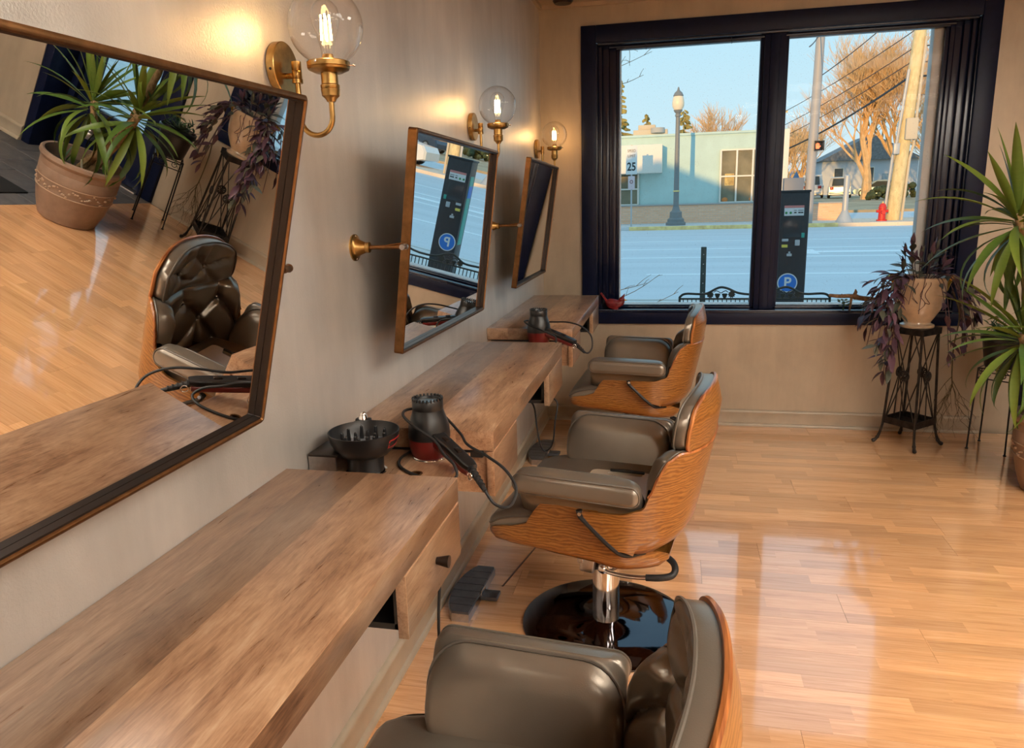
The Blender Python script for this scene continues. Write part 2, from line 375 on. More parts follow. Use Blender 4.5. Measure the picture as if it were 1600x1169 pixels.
MAT = dict(
    wall=m_wall(base=(.70, .67, .625), metal=.66, rough=.42), shadewall=m_wall('shaded_pearl_paint', (.47, .385, .285), .3, .5), ceiling=m_wall('ceiling_paint', (.52, .41, .30), .15, .5),  # front and right walls: same paint, their weaker light put into the colour
    navy=plain('navy_gloss_paint', (.004, .0075, .029), .40, var=.2, scale=25, bump=.02, spec=.22), navygloss=plain('navy_enamel', (.004, .0075, .027), .22, spec=.5),
    trim=plain('taupe_gloss_trim', (.42, .35, .26), .30, var=.08, scale=12),
    floor=m_floor(), bench=m_bench(), black=plain('black_melamine', (.008, .008, .009), .35),
    knob=plain('dark_bronze', (.03, .02, .016), .35, .6),
    bronze=plain('aged_bronze', (.215, .108, .044), .40, 1.0, var=.25, scale=40), brass=plain('antique_brass', (.40, .245, .085), .30, 1.0, var=.2, scale=60),
    chrome=plain('chrome', (.78, .76, .74), .08, 1.0), steel=plain('brushed_steel', (.45, .42, .40), .3, 1.0, var=.1, scale=80),
    mirror=plain('silvered_glass', (.90, .91, .90), .0, 1.0),
    glass=m_glass('clear_glass', ior=1.36, edge=2.7), pane=m_glass('window_glass', (.985, .99, .99), 1.09, 0, .3),
    filament=m_emit('lit_filament', (1.0, .66, .26), 70.0), diffuser=m_emit('fill_panel_glow', (1.0, .91, .78), FILL_RADIANCE),
    veneer=m_veneer(), ply=m_ply(), leather=m_leather(), piping=plain('leather_piping', (.14, .12, .097), .35, .15),
    base=plain('black_chrome', (.085, .08, .09), .045, 1.0), blackmetal=plain('black_metal', (.012, .012, .013), .38, .3),
    plastic=plain('black_plastic', (.010, .010, .011), .33), red=plain('red_plastic', (.17, .012, .010), .32), rubber=plain('black_rubber', (.012, .012, .013), .55),
    graphite=plain('graphite_plate', (.10, .105, .12), .28, .7, var=.2, scale=20),
    cream=plain('cream_plastic', (.62, .53, .41), .42), redclay=plain('red_glaze', (.22, .018, .022), .4, var=.3, scale=40, bump=.2),
    terracotta=m_terracotta(), soil=plain('soil', (.05, .032, .02), .9, var=.4, scale=60, bump=.5),
    yucca=m_leaf('yucca_leaf', (.040, .095, .016), (.175, .24, .034)), purple=m_leaf('purple_leaf', (.055, .028, .046), (.15, .078, .115)), greyleaf=m_leaf('grey_green_leaf', (.06, .066, .052), (.135, .14, .10)),
    snake=m_leaf('snake_leaf', (.02, .06, .02), (.06, .12, .04)), succulent=m_leaf('succulent_leaf', (.05, .09, .06), (.13, .2, .13)),
    bark=m_bark('yucca_bark', (.17, .10, .045), (.40, .27, .13), 40), stem=plain('purple_stem', (.09, .045, .05), .6), root=plain('dry_root', (.085, .065, .03), .7),
    glaze=plain('cream_glaze', (.60, .46, .32), .18, var=.15, scale=14, coat=.4), gold=plain('gold_lustre', (.70, .46, .13), .16, 1.0), iron=plain('wrought_iron', (.028, .022, .018), .5, .6, var=.7, scale=30, bump=.3), wire=plain('black_wire', (.008, .008, .009), .4, .3),
    wood=m_bark('driftwood', (.13, .075, .04), (.34, .22, .13), 18), slate=m_slate(), mat=plain('black_mat', (.012, .012, .013), .9, var=.4, scale=300, bump=.4),
    sub=plain('subfloor', (.10, .05, .02), .8), panel_white=plain('white_enamel', (.75, .72, .68), .4), paper=plain('white_label', (.7, .7, .7), .5),
    # outdoors
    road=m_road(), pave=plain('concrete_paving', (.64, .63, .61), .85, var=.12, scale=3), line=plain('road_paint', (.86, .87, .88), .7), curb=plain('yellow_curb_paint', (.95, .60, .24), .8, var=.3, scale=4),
    teal=plain('pale_teal_stucco', (.50, .67, .64), .85, var=.05, scale=2), brick=m_brick(), stone=plain('stone_cap', (.42, .42, .41), .8), awning=plain('cream_fascia', (.80, .76, .68), .7), winframe=plain('white_window_frame', (.75, .72, .64), .5), darkglass=plain('dark_window_glass', (.05, .055, .05), .12, spec=.7), interior=plain('window_interior', (.23, .20, .13), .8, var=.4, scale=1.2),
    lamppost=plain('grey_green_post_paint', (.20, .21, .21), .5), lampglass=plain('frosted_lamp_glass', (.78, .68, .50), .35), postgreen=plain('dark_green_paint', (.030, .050, .045), .5, var=.4, scale=20), benchiron=plain('black_green_iron', (.018, .026, .024), .5),
    sign=plain('white_sign', (.70, .70, .68), .5), ink=plain('sign_ink', (.02, .02, .02), .5), pinksign=plain('pink_plaque', (.62, .50, .52), .5), kiosk=plain('charcoal_kiosk', (.022, .023, .026), .45, var=.3, scale=30), kioskside=plain('kiosk_green_panel', (.05, .35, .28), .45), kioskblue=plain('sign_blue', (.02, .17, .58), .4), yellow=plain('yellow_label', (.72, .60, .10), .5), screen=plain('kiosk_screen', (.035, .04, .045), .15),
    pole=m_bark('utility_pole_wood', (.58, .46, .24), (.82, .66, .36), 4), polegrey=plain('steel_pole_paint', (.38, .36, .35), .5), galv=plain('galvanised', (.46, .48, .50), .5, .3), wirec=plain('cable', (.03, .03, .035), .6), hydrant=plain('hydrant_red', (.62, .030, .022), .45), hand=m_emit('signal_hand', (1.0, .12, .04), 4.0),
    tree=m_bark('bare_tree_bark', (.58, .36, .17), (.78, .54, .29), 3), needles=plain('conifer_needles', (.30, .25, .08), .9, var=.5, scale=3), shrub=plain('evergreen_shrub', (.05, .07, .03), .9, var=.5, scale=5), lawn=plain('winter_lawn', (.42, .34, .22), .95, var=.25, scale=.6), sunpave=plain('sunlit_paving', (.74, .62, .50), .9, var=.1, scale=1.0),
    house=plain('grey_siding', (.50, .54, .60), .8), roof=plain('grey_shingle', (.20, .20, .21), .85, var=.3, scale=5), carwhite=plain('white_car_paint', (.72, .72, .72), .22, coat=.6), carsilver=plain('silver_car_paint', (.48, .47, .44), .28, .5, coat=.6), carblue=plain('blue_car_paint', (.22, .33, .43), .25, .3, coat=.6), cardark=plain('dark_blue_car_paint', (.02, .035, .07), .2, .2, coat=.6), taillight=plain('tail_light', (.45, .02, .02), .3), hub=plain('alloy_wheel', (.4, .4, .4), .35, .8),
    outside=plain('exterior_stucco', (.40, .36, .31), .9), blueroof=plain('blue_tarp', (.12, .26, .50), .7), hvac=plain('beige_equipment', (.58, .50, .38), .7), walk=plain('exterior_white_trim', (.62, .61, .59), .6),
)
M_ = MAT

# ------------------------------------------------------------------ room shell
D = 4.92            # inner face of the window wall
CEIL = 2.656
RX, BY = 5.4, -3.0  # right and back walls

def room():
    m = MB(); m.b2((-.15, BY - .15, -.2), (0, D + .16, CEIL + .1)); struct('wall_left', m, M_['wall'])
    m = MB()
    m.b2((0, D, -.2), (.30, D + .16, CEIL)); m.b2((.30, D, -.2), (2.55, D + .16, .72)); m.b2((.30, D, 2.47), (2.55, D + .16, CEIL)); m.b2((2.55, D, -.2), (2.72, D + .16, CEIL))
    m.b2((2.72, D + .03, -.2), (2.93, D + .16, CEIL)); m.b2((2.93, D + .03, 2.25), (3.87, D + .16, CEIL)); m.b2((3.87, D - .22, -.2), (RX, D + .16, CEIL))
    struct('wall_front', m, M_['shadewall'])
    m = MB(); m.b2((RX, BY - .15, -.2), (RX + .15, D + .16, CEIL)); struct('wall_right', m, M_['shadewall'])
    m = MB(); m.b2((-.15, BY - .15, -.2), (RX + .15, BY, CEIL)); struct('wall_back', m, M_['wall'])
    m = MB(); m.b2((-.15, BY - .15, CEIL), (RX + .15, D + .16, CEIL + .1)); struct('ceiling', m, M_['ceiling'])
    # ceiling cornice strip along left and front walls
    m = MB(); m.b2((0, BY, CEIL - .022), (.022, D, CEIL)); struct('trim_1', m, M_['ceiling'])
    m = MB(); m.b2((.022, D - .022, CEIL - .022), (RX, D, CEIL)); struct('trim_2', m, M_['ceiling'])
    # baseboards
    def bb(name, prof, a, b, axis):
        mm = MB()
        if axis == 'y': mm.loft([[V((p[0], y, p[1])) for p in prof] for y in (a, b)])
        else: mm.loft([[V((x, D - p[0], p[1])) for p in prof] for x in (a, b)])
        struct(name, mm, M_['trim'], angle=50)
    prof = [(0, 0), (.024, 0), (.0245, .006), (.022, .015), (.015, .020), (.013, .021), (.012, .082), (.014, .086), (.0155, .094), (.013, .102), (.006, .108), (0, .109)]
    bb('baseboard_left', prof, BY, D - .001, 'y'); bb('baseboard_front', prof, .0005, 2.72, 'x')
    mm = MB(); mm.loft([[V((x, D - .22 - p[0], p[1])) for p in prof] for x in (3.87, RX)]); struct('baseboard_right', mm, M_['trim'], angle=50)
room()

def floor():
    m = MB(); m.b2((-.15, BY - .15, -.2), (RX + .15, D + .16, -.008)); f = struct('floor', m, M_['sub'])
    # boards .2 m wide run along x, tight joints
    cache = {}
    def board(x0, x1, y0, y1, mat, name):
        w, h = round(x1 - x0, 3), round(y1 - y0, 3)
        key = (w, h, name)
        if key not in cache:
            mm = MB(); mm.box((0, 0, -.004), (w - (.0010 if name == 'plank' else .004), h - (.0010 if name == 'plank' else .004), .008), 0 if name == 'plank' else .003, seg=1)
            o = obj(name, mm, mat, f, angle=0); cache[key] = o.data
        else: o = inst(name, cache[key], f)
        o.location = ((x0 + x1) / 2, (y0 + y1) / 2, 0)
    rnd = random.Random(3)
    y = 3.346 - .2 * 32
    seams = [-.35, .45, -.75, .13, -.1, .62]
    k = 0
    while y < D:
        y0, y1 = max(y, BY), min(y + .2, D)
        if y1 - y0 > .02:
            xe = 2.92 if y0 > 2.35 else RX
            x = 0.05 + seams[k % 6] - .9
            while x < xe:
                a, b = max(x, 0), min(x + 1.215, xe)
                if b - a > .03: board(round(a, 3), round(b, 3), round(y0, 3), round(y1, 3), M_['floor'], 'plank')
                x += 1.215
        y += .2; k += 1
    # slate tiles at the entrance
    ty = 2.346
    j = 0
    while ty < D + .02:
        tx = 2.92 + (0 if j % 2 == 0 else -.155)
        while tx < RX:
            a, b, c, d = max(tx, 2.92), min(tx + .31, RX), ty, min(ty + .31, D + .02)
            if b - a > .04 and d - c > .03 and not (a > 3.87 and d > D - .22):
                board(round(a, 3), round(b, 3), round(c, 3), round(d, 3), M_['slate'], 'tile')
            tx += .31
        ty += .31; j += 1
floor()

# ------------------------------------------------------------------ front window
def window():
    m = MB(); m.b2((.354, D - .03, .752), (2.497, D + .155, .772), .004)
    w = struct('window_1', m, M_['navygloss'])          # the inner stool board carries the parts
    def part(name, boxes, mat=M_['navy'], bev=.004):
        mm = MB()
        for lo, hi in boxes: mm.b2(lo, hi, bev)
        return obj(name, mm, mat, w)
    x0, x1, z0, z1 = .2613, 2.5965, .677, 2.5214
    part('casing', [((x0, D - .022, z0 + .083), (.354, D + .01, z1))]); part('casing', [((2.497, D - .022, z0 + .083), (x1, D + .01, z1))])
    part('casing', [((.354, D - .022, 2.42), (2.497, D + .01, z1))]); part('apron', [((x0, D - .024, z0), (x1, D + .01, .752))])
    # jamb lining and stops, stepping back to the sash
    part('jamb', [((.345, D, .772), (.362, D + .15, 2.42))], M_['navygloss']); part('jamb', [((2.489, D, .772), (2.506, D + .15, 2.42))], M_['navygloss']); part('jamb', [((.362, D, 2.408), (2.489, D + .15, 2.43))], M_['navygloss'])
    def stop(a, b, yy, y2):
        part('stop', [((a, D + yy, .772), (b, D + y2, 2.408))], M_['navygloss'])
    stop(.362, .388, .020, .07); stop(.388, .43, .038, .11); stop(2.463, 2.489, .020, .07); stop(2.425, 2.463, .038, .11); stop(2.385, 2.425, .052, .11)
    part('stop', [((.43, D + .040, 2.392), (2.385, D + .11, 2.408))], M_['navygloss'])
    # sash stiles, rails, mullion
    part('sash_stile', [((.43, D + .05, .772), (.474, D + .10, 2.392)), ((.474, D + .058, .772), (.497, D + .095, 2.392))], M_['navygloss'])
    part('sash_stile', [((2.36, D + .05, .772), (2.385, D + .10, 2.392)), ((2.338, D + .058, .772), (2.36, D + .095, 2.392))], M_['navygloss'])
    part('mullion', [((1.352, D + .022, .772), (1.472, D + .10, 2.408)), ((1.331, D + .045, .772), (1.4925, D + .095, 2.408)), ((1.385, D + .012, .772), (1.44, D + .03, 2.408))])
    part('sash_rail', [((.474, D + .05, 2.384), (2.36, D + .10, 2.408))], M_['navygloss']); part('sash_rail', [((.474, D + .045, .772), (2.36, D + .10, .786)), ((.474, D + .058, .786), (2.36, D + .095, .7945))], M_['navygloss'])
    for a, b in ((.497, 1.331), (1.4925, 2.338)):
        mm = MB(); mm.b2((a, D + .076, .7945), (b, D + .080, 2.384)); obj('pane', mm, M_['pane'], w, angle=0)
    part('exterior_trim', [((2.29, D + .10, .772), (2.36, D + .17, 2.408)), ((.47, D + .10, .772), (.50, D + .17, 2.408))], M_['walk'])
    part('exterior_sill', [((.30, D + .155, .70), (2.55, D + .30, .779))], M_['walk'])
    for x in (.655, 1.16):
        mm = MB(); mm.cyl((x, D + .03, 2.41), (x, D + .03, 2.385), .0016, seg=6); mm.tube(smooth_path([(x, D + .03, 2.385), (x + .004, D + .03, 2.376), (x, D + .03, 2.37)]), .0014, 6); obj('hook', mm, M_['wire'], w)
window()

def door():
    m = MB(); m.b2((3.05, D + .035, .015), (3.75, D + .075, .42), .004); m.b2((3.05, D + .035, .42), (3.17, D + .075, 2.10), .003); m.b2((3.63, D + .035, .42), (3.75, D + .075, 2.10), .003); m.b2((3.17, D + .035, 1.98), (3.63, D + .075, 2.10), .003)
    d = struct('door_1', m, M_['navy'])
    mm = MB(); mm.b2((2.93, D + .0, 0), (3.05, D + .10, 2.22), .006); mm.b2((3.75, D - .0, 0), (3.87, D + .10, 2.22), .006); mm.b2((3.05, D + .0, 2.10), (3.75, D + .10, 2.22), .006); mm.b2((3.80, D - .22, 0), (3.868, D, 2.22), .006)
    obj('door_frame', mm, M_['navy'], d)
    mm = MB(); mm.b2((3.17, D + .052, .42), (3.63, D + .057, 1.98)); obj('pane', mm, M_['pane'], d, angle=0)
    mm = MB(); mm.b2((3.05, D - .02, 0), (3.75, D + .09, .014), .004); obj('threshold', mm, M_['steel'], d)
    mm = MB(); mm.cyl((3.69, D + .035, 1.0), (3.69, D - .02, 1.0), .012); mm.tube([(3.69, D - .02, 1.0), (3.64, D - .022, 1.0), (3.58, D - .02, .995)], .009); mm.cyl((3.69, D + .036, 1.0), (3.69, D + .028, 1.0), .028); obj('door_handle', mm, M_['brass'], d)
door()

# ------------------------------------------------------------------ fill panels added to brighten the room, and a ceiling fitting
def ceiling_fill_and_fitting():
    lab = {(2.3, -2.2): 'added fill panel on the ceiling at the back, nearer the mirror wall', (4.0, -2.2): 'added fill panel on the ceiling at the back, right',
           (2.3, -.7): 'added fill panel on the ceiling second from the back, nearer the mirror wall', (4.0, -.7): 'added fill panel on the ceiling second from the back, right',
           (2.3, .8): 'added fill panel on the ceiling right of the near chair', (4.0, .8): 'added fill panel on the ceiling third from the back, far right', (2.9, 2.2): 'added fill panel on the ceiling nearest to the window'}
    t0 = None
    for (x, y), lb in lab.items():
        if t0 is None:
            t = thing('fill_panel', lb, 'light', (x, y, CEIL), 0, 'added fill panels')
            m = MB(); m.b2((-.62, -.32, -.03), (.62, .32, 0), .004); obj('frame', m, M_['panel_white'], t)
            m = MB(); m.b2((-.60, -.30, -.034), (.60, .30, -.029)); obj('diffuser', m, M_['diffuser'], t)
            t0 = t
        else: t = copy_tree(t0); t.location = (x, y, CEIL); t['label'] = lb
    # small recessed fitting near the corner, only its rim in view
    t = thing('ceiling_fitting', 'dark round fitting on the ceiling above the far sconce', 'ceiling fitting', (.17, 4.79, CEIL))
    m = MB(); m.lathe([(.001, 0), (.06, 0), (.062, -.012), (.05, -.026), (.001, -.028)]); obj('rim', m, M_['knob'], t)
ceiling_fill_and_fitting()

# ------------------------------------------------------------------ styling stations
H, DEP, TH, BL = .912, .404, .0536, 1.220
SZ = .852           # top of the low tool tray
def station(y0, label, knob=False):
    t = thing('styling_station', label, 'station', (0, y0, 0), 0, 'wall mounted styling stations')
    m = MB(); m.b2((.001, 0, H - TH), (DEP, BL, H), .0015); obj('worktop', m, M_['bench'], t)
    zb, zt = .733, H - TH - .003
    # drawer carcases (near: wood sided, far: black open-sided box)
    m = MB(); m.b2((.001, .012, zb + .004), (DEP - .02, .285, zt + .001), .001); obj('near_carcase', m, M_['bench'], t)
    m = MB(); m.b2((.02, -.001, zt - .016), (DEP - .03, .014, zt + .0005)); obj('gap_shade', m, M_['black'], t)  # black strip standing for the shade in the gap under the worktop
    m = MB()
    for lo, hi in (((.001, .905, zb + .004), (DEP - .021, BL - .01, zb + .016)), ((.001, .905, zb + .004), (.012, BL - .01, zt)), ((.001, BL - .022, zb + .004), (DEP - .021, BL - .01, zt)), ((DEP - .034, .905, zb + .004), (DEP - .021, BL - .01, zt)), ((.001, 1.06, zb + .004), (DEP - .021, 1.07, zt))): m.b2(lo, hi)
    obj('far_carcase', m, M_['black'], t)
    m = MB(); m.b2((DEP - .020, 0, zb), (DEP, .292, zt), .0012); obj('drawer_front', m, M_['bench'], t)
    m = MB(); m.b2((DEP - .020, .885, zb), (DEP, BL, zt), .0012); fr = obj('drawer_front', m, M_['bench'], t)
    if knob:
        m = MB(); M = Matrix(((0, 0, 1), (0, 1, 0), (-1, 0, 0))); m.lathe([(.001, 0), (.0075, 0), (.0085, .006), (.0125, .024), (.0125, .026), (.001, .0265)], (DEP, 1.055, .80), 20, M); obj('knob', m, M_['knob'], fr)
    # low tray at the near end with three tool holes
    m = MB(); tray_hole(m, .001, .341, -.322, .014, SZ - .019, SZ, [(.247, -.040, .044), (.122, -.165, .048), (.25, -.168, .014)])
    obj('tray', m, M_['bench'], t, angle=30)
    for (x, y, r) in ((.247, -.040, .044), (.122, -.165, .048), (.25, -.168, .014)):
        m = MB(); m.lathe([(r - .0025, -.019), (r - .0025, .0006), (r + .0025, .0014), (r + .003, .0002), (r - .001, -.0005), (r - .001, -.019)], (x, y, SZ), 28); obj('grommet', m, M_['bronze'] if r < .02 else M_['chrome'], t)
    return t
def tray_hole(m, x0, x1, y0, y1, z0, z1, holes):
    """plate with round holes: outline bridged to each hole via a small cell grid"""
    xs = sorted({x0, x1} | {h[0] - h[2] - .004 for h in holes} | {h[0] + h[2] + .004 for h in holes})
    xs = [x0, x1]
    # vertical bands per hole keep it simple: split along y
    hs = sorted(holes, key=lambda h: h[1])
    bands = []
    cuts = [y0]
    # holes can overlap in y, so use a boolean-free construction: cell per hole on a 2-column split
    colx = .19
    for (ca, cb) in ((x0, colx), (colx, x1)):
        hh = [h for h in hs if ca <= h[0] < cb]
        yc = [y0] + [(a[1] + b[1]) / 2 + (a[2] - b[2]) / 2 for a, b in zip(hh, hh[1:])] + [y1]
        for i, h in enumerate(hh): cell(m, ca, cb, yc[i], yc[i + 1], z0, z1, h)
def cell(m, xa, xb, ya, yb, z0, z1, h):
    n = 32; cx, cy, r = h
    inner, outer = [], []
    for k in range(n):
        a = 2 * PI * (k + .5) / n; dx, dy = math.cos(a), math.sin(a)
        inner.append((cx + r * dx, cy + r * dy))
        tx = ((xb - cx) / dx if dx > 0 else (xa - cx) / dx); ty = ((yb - cy) / dy if dy > 0 else (ya - cy) / dy)
        s = min(tx, ty); outer.append((cx + s * dx, cy + s * dy))
    # snap the samples nearest the corners onto them
    for c in ((xa, ya), (xa, yb), (xb, ya), (xb, yb)):
        i = min(range(n), key=lambda q: (outer[q][0] - c[0]) ** 2 + (outer[q][1] - c[1]) ** 2); outer[i] = c
    R = [[V((p[0], p[1], z)) for p in ring] for ring, z in ((outer, z1), (inner, z1), (inner, z0), (outer, z0))]
    m.loft(R, loop=True)
S1, S2, S3 = .224, 1.772, 3.325
station(S1, 'nearest wall station with a wide plank worktop and a drawer with a dark knob', True)
station(S2, 'middle wall station with weathered plank worktop between the two others')
station(S3, 'far wall station with weathered plank worktop beside the window')

# ------------------------------------------------------------------ pivot mirrors
def mirror(yc, th, yaw, rl, label):
    W, Hm, dp = .9227, .6111, .026
    t = thing('pivot_mirror', label, 'mirror', (0, yc, 1.3767), 0, 'bronze framed pivot mirrors')
    n = V((math.cos(th) * math.cos(yaw), math.sin(yaw) * math.cos(th), -math.sin(th)))
    a = V((-math.sin(yaw), math.cos(yaw), 0)); b = n.cross(a)
    a, b = a * math.cos(rl) + b * math.sin(rl), b * math.cos(rl) - a * math.sin(rl)
    M = Matrix((n, a, b)).transposed().to_4x4(); M.translation = V((.14, 0, 0))
    hw, hh, f = W / 2, Hm / 2, .0105
    def fp(name, mb, mat, par=t, angle=38):
        mb.bm.transform(M); return obj(name, mb, mat, par, angle)
    # one welded frame: rounded-corner section swept round
    out = rrect(-hw, hw, -hh, hh, .010, 4); inn = rrect(-hw + f, hw - f, -hh + f, hh - f, .003, 4); mid = rrect(-hw + .004, hw - .004, -hh + .004, hh - .004, .007, 4); mi2 = rrect(-hw + f - .003, hw - f + .003, -hh + f - .003, hh - f + .003, .004, 4)
    m = MB(); L = lambda pts, x: [V((x, p[0], p[1])) for p in pts]
    m.loft([L(out, -dp / 2), L(out, dp / 2 - .003), L(mid, dp / 2), L(mi2, dp / 2), L(inn, dp / 2 - .004), L(inn, -dp / 2 + .002), L(mid, -dp / 2)], loop=True); fp('frame', m, M_['bronze'])
    li = rrect(-hw + f - .0004, hw - f + .0004, -hh + f - .0004, hh - f + .0004, .003, 4); lo = rrect(-hw + f + .0022, hw - f - .0022, -hh + f + .0022, hh - f - .0022, .002, 4)
    m = MB(); m.loft([L(li, dp / 2 - .0035), L(lo, dp / 2 - .0045), L(lo, -.004), L(li, -.004)], loop=True); fp('inner_lip', m, M_['knob'])
    m = MB(); m.b2((-.0085, -hw + f - .002, -hh + f - .002), (dp / 2 - .0175, hw - f + .002, hh - f + .002)); fp('glass', m, M_['mirror'], angle=0)
    m = MB(); m.b2((-dp / 2 + .0005, -hw + .006, -hh + .006), (-.0088, hw - .006, hh - .006)); fp('backing', m, M_['black'])
    for s in (-1, 1):
        y = s * (hw + .022)
        m = MB(); Mx = Matrix(((0, 0, 1), (0, 1, 0), (-1, 0, 0)))
        m.lathe([(.001, 0), (.036, 0), (.036, .004), (.026, .007), (.0235, .010), (.0175, .024), (.0135, .034), (.0145, .036), (.0145, .044), (.011, .046), (.001, .046)], (0, y, 0), 32, Mx)
        r = obj('rosette', m, M_['brass'], t)
        for dz in (-.0305, .0305): m = MB(); m.sphere((.0045, y, dz), .0026, 8, 6); obj('screw', m, M_['chrome'], r)
        m = MB(); m.cyl((.04, y, 0), (.150, y, 0), .0058); m.tube([(.09, y, .004), (.14, y - s * .004, .0095), (.147, y - s * .010, .010)], .0022, 6); obj('arm', m, M_['bronze'], t)
        m = MB(); e = y + s * .012
        m.tube([(.142, y - s * .014, 0), (.142, y - s * .004, 0)], .0085, 16); m.tube([(.142, y - s * .004, 0), (.142, y + s * .002, 0)], .0068, 16)
        m.tube([(.142, y - s * .02, 0), (.142, e - s * .008, 0), (.142, e, 0), (.142, e + s * .004, 0)], [.0055, .0065, .0085, .0075], 16)
        obj('pivot', m, M_['steel'] if yc > 1.5 else M_['bronze'], t)
mirror(.7888, .2581, -.003, .0089, 'nearest and largest looking bronze mirror, reflecting a chair and the yucca')
mirror(2.3911, .1205 + math.radians(.5), -.005, -.0094, 'middle bronze mirror reflecting the parking machine outside')
mirror(3.9443, .1444, .0113, -.0106, 'far bronze mirror by the window, reflecting dark blue trim')

# ------------------------------------------------------------------ wall sconces
def sconce(y, z, label, src=None):
    if src is None:
        t = thing('wall_sconce', label, 'lamp', (0, y, z), 0, 'globe sconces between the mirrors')
        Mx = Matrix(((0, 0, 1), (0, 1, 0), (-1, 0, 0)))
        m = MB(); m.lathe([(.001, 0), (.054, 0), (.0555, .002), (.0555, .017), (.054, .0185), (.001, .019)], (.001, 0, -.005), 44, Mx); bp = obj('backplate', m, M_['brass'], t)
        m = MB(); m.sphere((.011, -.0555, -.012), .003, 10, 6); obj('screw', m, M_['knob'], bp)
        m = MB(); m.cyl((.019, 0, -.02), (.038, 0, -.02), .006)
        m.lathe([(.001, .002), (.0105, .002), (.0105, -.016), (.0098, -.017), (.0105, -.018), (.0105, -.032), (.0098, -.033), (.0115, -.034), (.0115, -.042), (.001, -.042)], (.043, 0, .006), 24); obj('swivel', m, M_['brass'], t)
        m = MB(); pts = [(.043, 0, -.03), (.043, 0, -.108)] + [(.0805 - .0375 * math.cos(a), 0, -.108 - .0375 * math.sin(a)) for a in [PI * k / 14 for k in range(1, 14)]] + [(.118, 0, -.108), (.118, 0, -.07)]
        m.tube(pts, .0058, 12); obj('arm', m, M_['brass'], t)
        m = MB(); m.lathe([(.001, -.078), (.009, -.078), (.012, -.072), (.019, -.066), (.020, -.056), (.0205, -.052), (.0195, -.051), (.0205, -.049), (.0205, -.044), (.018, -.042), (.018, -.018), (.001, -.018)], (.118, 0, 0), 28); obj('socket', m, M_['brass'], t)
        m = MB(); m.lathe([(.001, -.019), (.030, -.019), (.043, -.013), (.045, -.009), (.044, -.008), (.045, -.007), (.0455, .002), (.0425, .004), (.001, .004)], (.118, 0, 0), 40); fit = obj('fitter', m, M_['brass'], t)
        for a in (-95, 25, 145):
            m = MB(); ca, sa = math.cos(math.radians(a)), math.sin(math.radians(a)); m.cyl((.118 + .043 * ca, .043 * sa, -.003), (.118 + .052 * ca, .052 * sa, -.003), .0016, seg=8); m.sphere((.118 + .0535 * ca, .0535 * sa, -.003), .0032, 10, 6); obj('thumbscrew', m, M_['chrome'], fit)
        gz = .0735
        prof = [(.0405, .0035)] + [(.0785 * math.sin(a), gz - .0785 * math.cos(a)) for a in [math.radians(q) for q in range(33, 176, 6)]] + [(.001, gz + .0785)]
        inn = [(max(.0008, r - .0016 * abs(r) / .0785), zz - (.0016 if zz > gz else -.0) * min(1, abs(zz - gz) / .0785)) for r, zz in reversed(prof)]
        m = MB(); m.lathe(prof, (.118, 0, 0), 48); obj('globe', m, M_['glass'], t)
        m = MB(); m.lathe([(.013, .006), (.0135, .024), (.0165, .040), (.024, .066), (.029, .082), (.0305, .094), (.027, .110), (.018, .121), (.008, .1265), (.001, .128)], (.118, 0, 0), 36); bu = obj('bulb', m, M_['glass'], t)
        m = MB(); m.lathe([(.001, .002), (.0125, .002), (.0125, .012), (.011, .018), (.001, .018)], (.118, 0, 0), 20); obj('bulb_cap', m, M_['brass'], bu)
        m = MB(); m.cyl((.118, 0, .018), (.118, 0, .036), .005, .0025, 12); m.cyl((.118, 0, .036), (.118, 0, .112), .0009, seg=6); m.sphere((.118, 0, .114), .003, 8, 6); obj('stem', m, M_['glass'], bu)
        for k in range(4):
            m = MB(); a = math.radians(20 + 90 * k); p = V((.118 + .0105 * math.cos(a), .0105 * math.sin(a), .046)); q = V((.118 + .0085 * math.cos(a), .0085 * math.sin(a), .096))
            m.cyl(p, q, .0019, seg=8); obj('filament', m, M_['filament'], bu)
    else:
        t = copy_tree(src); t.location = (0, y, z); t['label'] = label
    l = bpy.data.lights.new('bulb_lamp', 'POINT'); l.energy = BULB_POWER; l.color = (1.0, .47, .15); l.shadow_soft_size = .012
    o = bpy.data.objects.new('bulb_lamp', l); COL.objects.link(o); o.parent = t; o.location = (.118, 0, .072)
    return t
sc = sconce(1.58, 1.786, 'nearest brass sconce with a clear globe, right of the big mirror')
sconce(3.18, 1.803, 'brass globe sconce above the right corner of the middle mirror', sc)
sconce(4.71, 1.803, 'brass globe sconce in the corner above the far mirror', sc)

# ------------------------------------------------------------------ barber chairs (local front is -x)
def interp(tab, x):
    if x <= tab[0][0]: return tab[0][1]
    for (a, fa), (b, fb) in zip(tab, tab[1:]):
        if x <= b:
            t = (x - a) / (b - a); t = t * t * (3 - 2 * t); return fa + (fb - fa) * t
    return tab[-1][1]
def spow(v, e): return math.copysign(abs(v) ** e, v)
BX, BYW, BCX = .252, .345, .040
def back_plan(phi, z, inset=0.0):
    """point on the wrap-round back shell; phi in degrees from straight back"""
    a = math.radians(phi)
    x = BCX + (BX - inset) * spow(math.cos(a), .72) if abs(phi) < 90 else BCX + (BX * .9) * math.cos(a)
    y = (BYW - inset) * spow(math.sin(a), .78)
    lean = .22 * (z - .43) * max(0.0, math.cos(a)) ** .8
    flare = 1 + .10 * (z - .55)
    return V((x + lean, y * flare, z))
ZLO = [(0, .420), (35, .420), (62, .430), (80, .455), (93, .510), (100, .572)]
ZHI = [(0, .745), (30, .750), (46, .754), (54, .735), (59, .690), (63, .635), (67, .590), (80, .575), (100, .575)]
